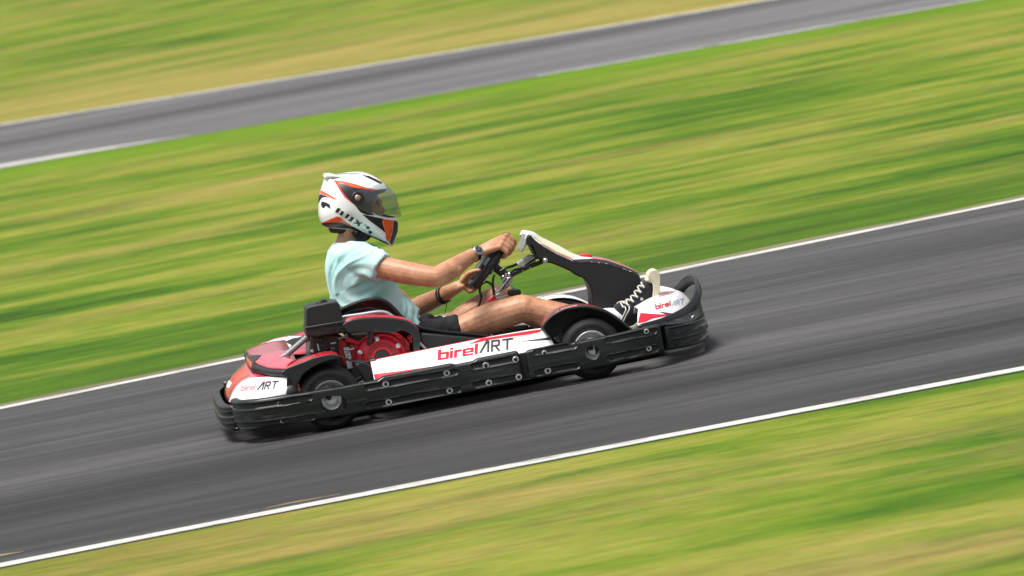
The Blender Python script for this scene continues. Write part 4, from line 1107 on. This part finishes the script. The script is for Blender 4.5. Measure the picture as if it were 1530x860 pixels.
def wr(co):
    # folds running from armpit down to the back and from shoulder along the sleeve
    d = co-pit; al = d.dot(arm_d); cr = d.cross(arm_d).length*math.copysign(1, d.cross(arm_d).y)
    f1 = noise.noise(Vector((al*3, cr*26, co.y*3)))
    f2 = noise.noise(Vector((co.x*12, co.y*9, co.z*14)))
    low = min(1, max(0, (.74-co.z)/.14))
    f3 = noise.noise(Vector((al*2.2+9, cr*17, co.y*2.5))); f3 = max(0, 1-abs(f3)*2.6)**2
    f4 = noise.noise(Vector((al*5+2, cr*60, co.y*5)))
    arm = max(0, 1-(co-W(552,388,-.2)).length/.13)
    sl = noise.noise(Vector((al*4+5, cr*46, co.y*4)))
    return .0055*f1*(.5+.7*low)+.0015*f2+.010*(f3-.3)*low+.0035*f4*(.25+low)+.008*sl*arm
so = remeshed('t_shirt', sh, .0045, 'shirt', PR, 16, wr)
# shorts
sh = MB()
def shortleg(pts, rs):
    P = smoothline(Wl(pts), 4); RS = [v.x for v in smoothline([Vector((r,0,0)) for r in rs], 4)]
    sh.tube(P, RS, 24)
shortleg([(630,500,-.08),(645,500,-.095),(664,498,-.105),(689.5,492,-.115)], [.06,.064,.066,.063])
shortleg([(628,497,.08),(640,495,.095),(652,491,.105),(663,487,.115)], [.05,.053,.054,.052])
sh.tube(Wl([(625,501,0),(642,500,0)]), [.07,.06], 20)
sh.tube(smoothline(Wl([(625,489,-.05),(631,481,-.045),(639,475.5,-.04),(648,481,-.03),(656,486,-.02)]), 3), .022, 12)
sh.tube(smoothline(Wl([(634,484,-.07),(640,474,-.06),(646,481,-.05)]), 3), .013, 10)
def wr2(co): return .006*noise.noise(Vector((co.x*30, co.y*14, co.z*22)))+.003*noise.noise(Vector((co.x*60, co.y*30, co.z*50)))
remeshed('shorts', sh, .0055, 'shorts', PR, 2, wr2)
# sock and shoes
b = MB(); b.tube(smoothline(Wl([(884,475.5,-.196),(900,475,-.202),(915,474,-.205),(928,474,-.205)]), 4), [.0415]*4+[.039]*4+[.038]*5, 20); b.build('sock', 'sock', PR)
def pillow(name, sil, Y0, hw, m, parent, cen=None, p=2.4, nt=26, ns=96, tr=None, mb=None):
    S_ = smoothline([W(x,y,Y0) for x,y in sil], 8, closed=True); S_, _ = resample(S_+[S_[0]], sum((a-b_).length for a, b_ in zip(S_, S_[1:]))/ns)
    S_ = S_[:-1]; n = len(S_)
    c = W(*cen, Y0) if cen else sum(S_, Vector())/n
    V = []; ts = [-cos(pi*k/nt) for k in range(1, nt)]
    for t in ts:
        sc = (1-abs(t)**p)**(1/p)
        for q in S_: V.append(Vector((c.x+(q.x-c.x)*sc, Y0+hw*t, c.z+(q.z-c.z)*sc)))
    V += [Vector((c.x, Y0-hw, c.z)), Vector((c.x, Y0+hw, c.z))]
    k = len(ts)
    Fc = [(i*n+j, i*n+(j+1)%n, (i+1)*n+(j+1)%n, (i+1)*n+j) for i in range(k-1) for j in range(n)]
    Fc += [(k*n, (j+1)%n, j) for j in range(n)]+[(k*n+1, (k-1)*n+j, (k-1)*n+(j+1)%n) for j in range(n)]
    if mb: mb.add(V, Fc); return
    return V, Fc, c
def shoe(Y0, dx=0, dy=0, lab=None):
    up = [(917.6,456),(924,453),(931,452),(939,448.5),(947,440.5),(953,432),(958.5,424),(964,416.5),(972,415),(976,425),(974,445),(966,462),(955,478),(947,486.5),(934,489),(924,485),(918.5,472)]
    sl = [(968,413),(971,406.5),(976,403.3),(982,403.6),(985.8,409),(986.8,424),(984,442),(974,463),(958,483),(948,491.5),(936,493.5),(936,489),(947,486),(957,476),(968,459),(975,444),(976,428),(973,418)]
    cap = [(963,419),(966.5,411),(972,405.5),(977,404),(979,412),(978,424),(971,422.5)]
    sh_ = lambda L_: [(x+dx, y+dy) for x, y in L_]
    v, f, _ = pillow('', sh_(up), Y0, .044, None, None, p=2.6, cen=(948+dx,458+dy)); up_o = mk('shoe', v, f, 'canvas', PR)
    # sole follows the outline: slab with rounded edge
    b = MB(); P = smoothline([W(x,y,Y0-.047) for x,y in sh_(sl)], 3, closed=True); b.prism(P, (0,.094,0)); b.build('shoe_sole', 'cream', up_o, bevel=.006, seg=3)
    v, f, _ = pillow('', sh_(cap), Y0, .040, None, None, p=3.2); mk('toe_cap', v, f, 'cream', up_o)
    b = MB(); e = MB()
    ins = [(929,452.5),(937.5,449.5),(944,444.5),(949.5,437.5),(954.5,430),(959.5,423)]
    side = [(931,458.5),(938.5,456),(946,450.5),(952,443.5),(957,436),(962,428.5)]
    for k in range(6):
        a = W(ins[k][0]+dx, ins[k][1]+dy, Y0-.012); c = W(side[k][0]+dx, side[k][1]+dy, Y0-.042)
        a2 = W(ins[k][0]+dx, ins[k][1]+dy, Y0+.012)
        b.tube(smoothline([c, (a+c)/2+Vector((-.005,-.008,.008)), a+Vector((-.003,0,.004)), a2+Vector((-.003,0,.004))], 4), .0030, 8)
        if k < 5:
            c2 = W(side[k+1][0]+dx, side[k+1][1]+dy, Y0-.042)
            b.tube(smoothline([c2+Vector((0,-.002,0)), (a+c2)/2+Vector((-.006,-.014,.01)), a+Vector((-.004,.004,.006))], 4), .0030, 8)
        e.disc(c+Vector((0,-.001,0)), (-.2,-1,.2), [(-.003,.0048),(.002,.0048),(.003,.003),(.003,.0001)], 12)
    # loose ends
    b.tube(smoothline([W(931+dx,453+dy,Y0-.02), W(935+dx,462+dy,Y0-.052), W(930+dx,474+dy,Y0-.052), W(925.5+dx,482+dy,Y0-.05)], 5), .0024, 8)
    b.tube(smoothline([W(936+dx,452+dy,Y0-.02), W(940.5+dx,460+dy,Y0-.052), W(935+dx,472+dy,Y0-.053), W(929.5+dx,484+dy,Y0-.05)], 5), .0024, 8)
    b.tube(smoothline([W(922+dx,453+dy,Y0-.02), W(927+dx,450.5+dy,Y0-.03), W(934+dx,450+dy,Y0-.03), W(941+dx,449+dy,Y0-.03)], 5), .0026, 8)
    b.build('shoe_lace', 'lace', up_o); e.build('eyelet', 'silver', up_o)
    return up_o
shoe(-.205)
shoe(.19, dx=-64, dy=12)

# watch and bracelet
def band(c, ax, r, w, th, name, m, parent):
    b = MB(); b.disc(c, ax, [(-w/2,r),(-w/2,r+th),(w/2,r+th),(w/2,r)], 28)
    b.f = [f for f in b.f if len(f) == 4]; b.f += [(j, (j+1)%28, 3*28+(j+1)%28, 3*28+j) for j in range(28)]
    return b.build(name, m, parent, autosmooth=40)
wc = W(709,380,-.165); wax = (W(715,376,-.15)-W(700,385,-.195)).normalized()
watch = band(wc, wax, .0265, .017, .0035, 'watch', 'gblack', PR)
wn = Vector((-.12,-1,.22)); wn = (wn-wn.dot(wax)*wax).normalized()
wp = wc+wn*.0300
b = MB(); b.disc(wp, wn, [(-.004,.019),(0,.0215),(.004,.0215),(.0065,.0195),(.0065,.0165),(.005,.016),(.005,.0001)], 36); b.build('watch_case', 'steel', watch)
b = MB(); b.disc(wp+wn*.0052, wn, [(0,.0159),(.0006,.0159),(.0006,.0001)], 36); b.build('watch_dial', mat('blue black dial', (.04,.045,.06), .15), watch)
b = MB()
for k in range(12):
    a = 2*pi*k/12; s1_ = wax; s2_ = wn.cross(wax)
    d = s1_*cos(a)+s2_*sin(a); b.tube([wp+wn*.0066+d*.0125, wp+wn*.0066+d*.0148], .0006, 6)
b.tube([wp+wn*.0068, wp+wn*.0068+(wax*.6+wn.cross(wax)*.8)*.010], .0007, 6); b.tube([wp+wn*.0068, wp+wn*.0068+(wax*-.8+wn.cross(wax)*.5)*.008], .0008, 6)
b.build('watch_hand', 'silver', watch)
bc = W(664,440,.192); bax = (W(675,433.5,.165)-W(655,444,.22)).normalized()
br = band(bc, bax, .0315, .009, .004, 'bracelet', 'black', PR)
b = MB(); b.disc(bc-bax*.014, bax, [(-.003,.0325),(-.003,.0365),(.003,.0365),(.003,.0325)], 24); b.build('bracelet_cord', 'canvas', br)
b = MB(); b.tube(smoothline([W(668,449,.175), W(667,458,.17), W(664.5,468,.17)], 4), .0016, 6); b.build('bracelet_string', 'canvas', br)
# eyes, brow and hair at the nape
for s in (-1, 1):
    b = MB(); b.sphere(W(563.2,309.5,.03*s), (.009,.010,.006), 8); b.build('eye', 'eye', PR)
    b = MB(); b.sphere(W(565,309.5,.032*s), (.0055,.006,.0055), 8); b.build('iris', 'gblack', PR)
    b = MB(); b.tube(smoothline([W(562,302.5,.05*s), W(567.5,300.5,.03*s), W(569,302.5,.012*s)], 3), .0045, 8); b.build('eyebrow', 'hair', PR)
b = MB(); b.tube(smoothline(Wl([(510,334,0),(508,342,0),(507.5,348,0)]), 3), [.048,.048,.047,.046,.045,.04,.034], 16); b.build('hair', 'hair', PR)

# --- helmet
SH = [(479.5,282),(486.9,262),(494,262.5),(508.8,258.6),(531.6,256.2),(548,258.3),(564,266),(577,278),(583,290),(586,304),(588,318),(594,329.5),(595,338),(592.5,351),(585.5,367),(572,361.5),(557.7,355),(540,348),(525,343.5),(504,342),(484,337.5),(477.5,327),(475.5,315),(476.5,296)]
V, Fc, hcn = pillow('', SH, 0, .131, None, None, cen=(527,306), p=2.35, nt=90, ns=230)
port = [tuple(q)[:2] for q in smoothline([(x,y,0) for x,y in [(557,292),(565,286.5),(577,284.5),(591,287),(603,302),(603,321),(588,324),(573,321.5),(560,318),(553,311),(552.5,300)]], 4, closed=True)]
def topx(v):   # helmet outline coordinates of a point, as seen square-on from the side
    d = Vector((v.x, 0, v.z))-CAM; z = d.dot(F); return (765+FL*d.dot(RR)/z, 430-FL*d.dot(UU)/z)
def snap(V, faces, TP, poly):
    cnt = {}
    for f in faces:
        for a, c in zip(f, f[1:]+f[:1]): cnt[(min(a,c), max(a,c))] = cnt.get((min(a,c), max(a,c)), 0)+1
    bv = set(i for e, k in cnt.items() if k == 1 for i in e)
    for i in bv:
        p = Vector(TP[i]); best = None
        for j in range(len(poly)):
            a, c = Vector(poly[j-1]), Vector(poly[j]); t = max(0, min(1, (p-a).dot(c-a)/(c-a).length_squared)); q = a+(c-a)*t
            if best is None or (q-p).length < best[0]: best = ((q-p).length, q)
        if best[0] < 3.5:
            w = W(best[1].x, best[1].y, 0); V[i] = Vector((w.x, V[i].y, w.z))
keep = []
TP = [topx(v) for v in V]
for f in Fc:
    cx = sum(TP[i][0] for i in f)/len(f); cz = sum(TP[i][1] for i in f)/len(f)
    if not inpoly(cx, cz, port): keep.append(f)
snap(V, keep, TP, port)
hel = mk('helmet', V, keep, 'hwhite', PR)
hcv = Vector((hcn.x, 0, hcn.z))
mk('helmet_lining', [Vector((hcv.x+(v.x-hcv.x)*.97, v.y*.93, hcv.z+(v.z-hcv.z)*.97)) for v in V], keep, 'black', hel)
be = {}
for f in keep:
    for a, c in zip(f, f[1:]+f[:1]): be.setdefault((min(a,c), max(a,c)), []).append(1)
rimv = [e for e, k in be.items() if len(k) == 1]
rv = []; rfc = []
for a, c in rimv:
    k = len(rv); rv += [V[a], V[c], hcv+(V[c]-hcv)*.965, hcv+(V[a]-hcv)*.965]; rfc.append((k,k+1,k+2,k+3))
mk('port_seal', rv, rfc, 'black', hel)
HB = bvh_of([hel])
VS0 = [(530,283),(548,279),(564,273),(577,277),(588.6,286.5),(595,303),(599.5,320),(599.5,322.5),(588,322.5),(575,323.5),(560,319),(545,314),(533,308),(527,297)]
VS = [tuple(q)[:2] for q in smoothline([(x,y,0) for x,y in VS0], 4, closed=True)]
SV = [(479.5,280),(486.9,262),(494,260.5),(508.8,257),(531.6,254.5),(549,256.5),(566,264),(578.5,276),(589,286),(595.5,303),(599.8,321),(597,338),(592,352),(585,367),(557,357),(525,345),(484,338),(474,316)]
V, Fc, _ = pillow('', SV, 0, .137, None, None, cen=(527,306), p=2.35, nt=90, ns=230)
TP = [topx(v) for v in V]
vis = [f for f in Fc if inpoly(sum(TP[i][0] for i in f)/len(f), sum(TP[i][1] for i in f)/len(f), VS)]
snap(V, vis, TP, VS); used = sorted(set(i for f in vis for i in f)); mp_ = {i: k for k, i in enumerate(used)}
mk('visor', [V[i] for i in used], [tuple(mp_[i] for i in f) for f in vis], 'visor', hel)
def crz(L_): return [(61.44+.5715*x, 368.6+.5715*y) for x, y in L_]
def hz(L_): return [(460+x/6.144, 240+y/6.144) for x, y in L_]
def hs(polys, m, off, name='helmet_graphic', maxe=2., Yf=0.): return sticker(name, [hz(p) for p in polys], HB, m, hel, off=off, maxe=maxe, mirror=True, Yfall=Yf)
hs([[(238,178),(330,188),(430,212),(530,245),(640,265),(700,285),(560,300),(430,402),(400,385),(340,335),(290,265)]], 'hred', .0008)
hs([[(330,196),(430,222),(520,252),(460,250),(400,235)]], 'horange', .0014)
hs([[(282,208),(340,218),(400,242),(450,252),(560,268),(690,290),(720,300),(600,305),(560,330),(548,400),(560,450),(610,500),(540,495),(480,470),(430,400),(370,345),(315,280)]], 'hblack', .0016)
hs([[(112,282),(128,272),(170,296),(230,332),(268,355),(230,348),(170,318),(118,302)]], 'horange', .0008)
hs([[(102,318),(120,306),(168,322),(200,342),(160,331),(128,338),(108,370),(99,388),(97,360)]], 'hblack', .0009)
hs([crz([(135,342),(360,245),(385,250),(600,405),(560,392),(430,338),(200,346)])], 'horange', .0010)
hs([crz([(118,346),(200,348),(430,340),(560,394),(630,415),(800,510),(1010,600),(1150,655),(1212,702),(1000,628),(860,560),(760,510),(640,462),(560,440),(400,432),(200,420),(124,380)])], 'hblack', .0014)
sticker('port_surround', [[(544,292),(552,287),(566,283),(582,281.5),(576,284.5),(565,286.8),(557.3,292),(552.8,300),(553,311),(560,318),(548,315),(541,304)]], HB, 'hblack', hel, off=.0017, maxe=2., mirror=True, Yfall=-.12)
hs([[(500,492),(580,508),(690,532),(684,560),(700,620),(712,662),(640,604),(560,545)]], 'hblack', .0008)
hs([[(684,534),(782,546),(776,640),(744,742),(716,722),(714,664),(700,610)]], 'horange', .0012)
hs([[(786,546),(826,556),(822,650),(773,774),(748,748),(780,642)]], 'hblack', .0012)
hs([[(128,372),(165,382),(200,400),(207,440),(190,430),(166,411),(150,413),(144,436),(130,426),(121,400)]], 'hblack', .0008, 'helmet_logo')
hs([[(492,130),(560,140),(640,178),(682,200),(668,212),(600,180),(540,152)]], 'hblack', .0012, 'helmet_vent')
hs([[(230,128),(300,115),(420,112),(520,122),(420,126),(300,126)]], 'hgrey', .0010, 'helmet_vent')
# stencil letters along the cheek: B O X ' S
LB = [crz(p) for p in ([(375,110),(424,124),(408,142),(368,190),(328,174)], [(436,158),(480,172),(455,212),(432,235),(392,210),(418,190)],
      [(520,204),(566,218),(552,240),(518,278),(478,258),(508,236)], [(590,248),(640,268),(612,300),(588,330),(540,310),(576,284)],
      [(660,302),(690,298),(722,342),(772,344),(770,352),(732,360),(722,400),(690,396),(694,364),(624,354),(624,346),(684,342)],
      [(806,374),(828,378),(812,396),(800,392)],
      [(828,402),(840,398),(892,420),(886,436),(868,446),(846,440),(836,446)], [(868,478),(884,470),(932,490),(922,512),(884,526),(872,514),(890,500)])]
hs(LB, 'hblack', .0022, 'lettering', 1.)['label'] = "black stencil lettering BOX'S"
# visor pivot with bronze screw, rear spoiler
pv = W(534,296,-.118); loc, nn, _, _ = HB.find_nearest(pv)
if nn.y > 0: nn = -nn
for s in (1,-1):
    q = Vector((loc.x, loc.y*s, loc.z)); nq = Vector((nn.x, nn.y*s, nn.z))
    b = MB(); b.disc(q+nq*.006, nq, [(-.01,.026),(0,.026),(.003,.023),(.003,.018),(.001,.017),(.001,.0001)], 30); pvo = b.build('visor_pivot', 'hblack', hel)
    b = MB(); b.disc(q+nq*.008, nq, [(-.002,.013),(.003,.012),(.005,.009),(.005,.0001)], 20); b.build('pivot_screw', 'bronze', pvo)
b = MB(); b.prism([W(484,266,-.07), W(486.5,260.5,-.07), W(496,260.5,-.07), W(512,264,-.07)], (0,.14,0)); b.build('helmet_spoiler', 'hwhite', hel, bevel=.004)
b = MB(); b.sphere(W(542,348,0), (.038,.066,.034), 12); b.tube(smoothline(PW([(548,350),(543,357),(533,355),(527,346)], -.062), 4), .007, 10); b.build('neck_padding', 'canvas', hel)

# ------------------------------------------------------------------ light
SUN_EL, SUN_AZ = radians(70), radians(212)     # azimuth from +X, counter-clockwise
w = bpy.data.worlds.new('World'); SC.world = w; w.use_nodes = True
N = w.node_tree.nodes; L = w.node_tree.links
sky = N.new('ShaderNodeTexSky'); sky.sky_type = 'NISHITA'; sky.sun_disc = False; sky.sun_elevation = SUN_EL; sky.sun_rotation = pi/2-SUN_AZ
sky.dust_density = 4; sky.air_density = 1.2
hsv = N.new('ShaderNodeHueSaturation'); hsv.inputs['Saturation'].default_value = .35
L.new(sky.outputs[0], hsv.inputs['Color']); L.new(hsv.outputs[0], N['Background'].inputs[0]); N['Background'].inputs[1].default_value = .105
sd = bpy.data.lights.new('sun', 'SUN'); sd.energy = 3.6; sd.angle = radians(24); sd.color = (1,.96,.9)
so_ = bpy.data.objects.new('sun', sd); COL.objects.link(so_)
dv = Vector((cos(SUN_EL)*cos(SUN_AZ), cos(SUN_EL)*sin(SUN_AZ), sin(SUN_EL)))
so_.rotation_euler = dv.to_track_quat('Z', 'Y').to_euler()

# ------------------------------------------------------------------ camera
cd = bpy.data.cameras.new('camera'); co = bpy.data.objects.new('camera', cd); COL.objects.link(co); SC.camera = co
cd.sensor_width = 36; cd.lens = 36*FL/1530; cd.clip_start = .5; cd.clip_end = 1500
for o_ in (kart, pr): o_.location.z = -.023
mw = Matrix((( RR.x, UU.x, -F.x, CAM.x), (RR.y, UU.y, -F.y, CAM.y), (RR.z, UU.z, -F.z, CAM.z-.023), (0,0,0,1)))
co.matrix_world = mw
cd.dof.use_dof = True; cd.dof.focus_distance = D-.5; cd.dof.aperture_fstop = 5.6
vs = SC.view_settings; vs.view_transform = 'Standard'; vs.look = 'None'; vs.exposure = .42; vs.gamma = 1
SC.render.engine = 'CYCLES'
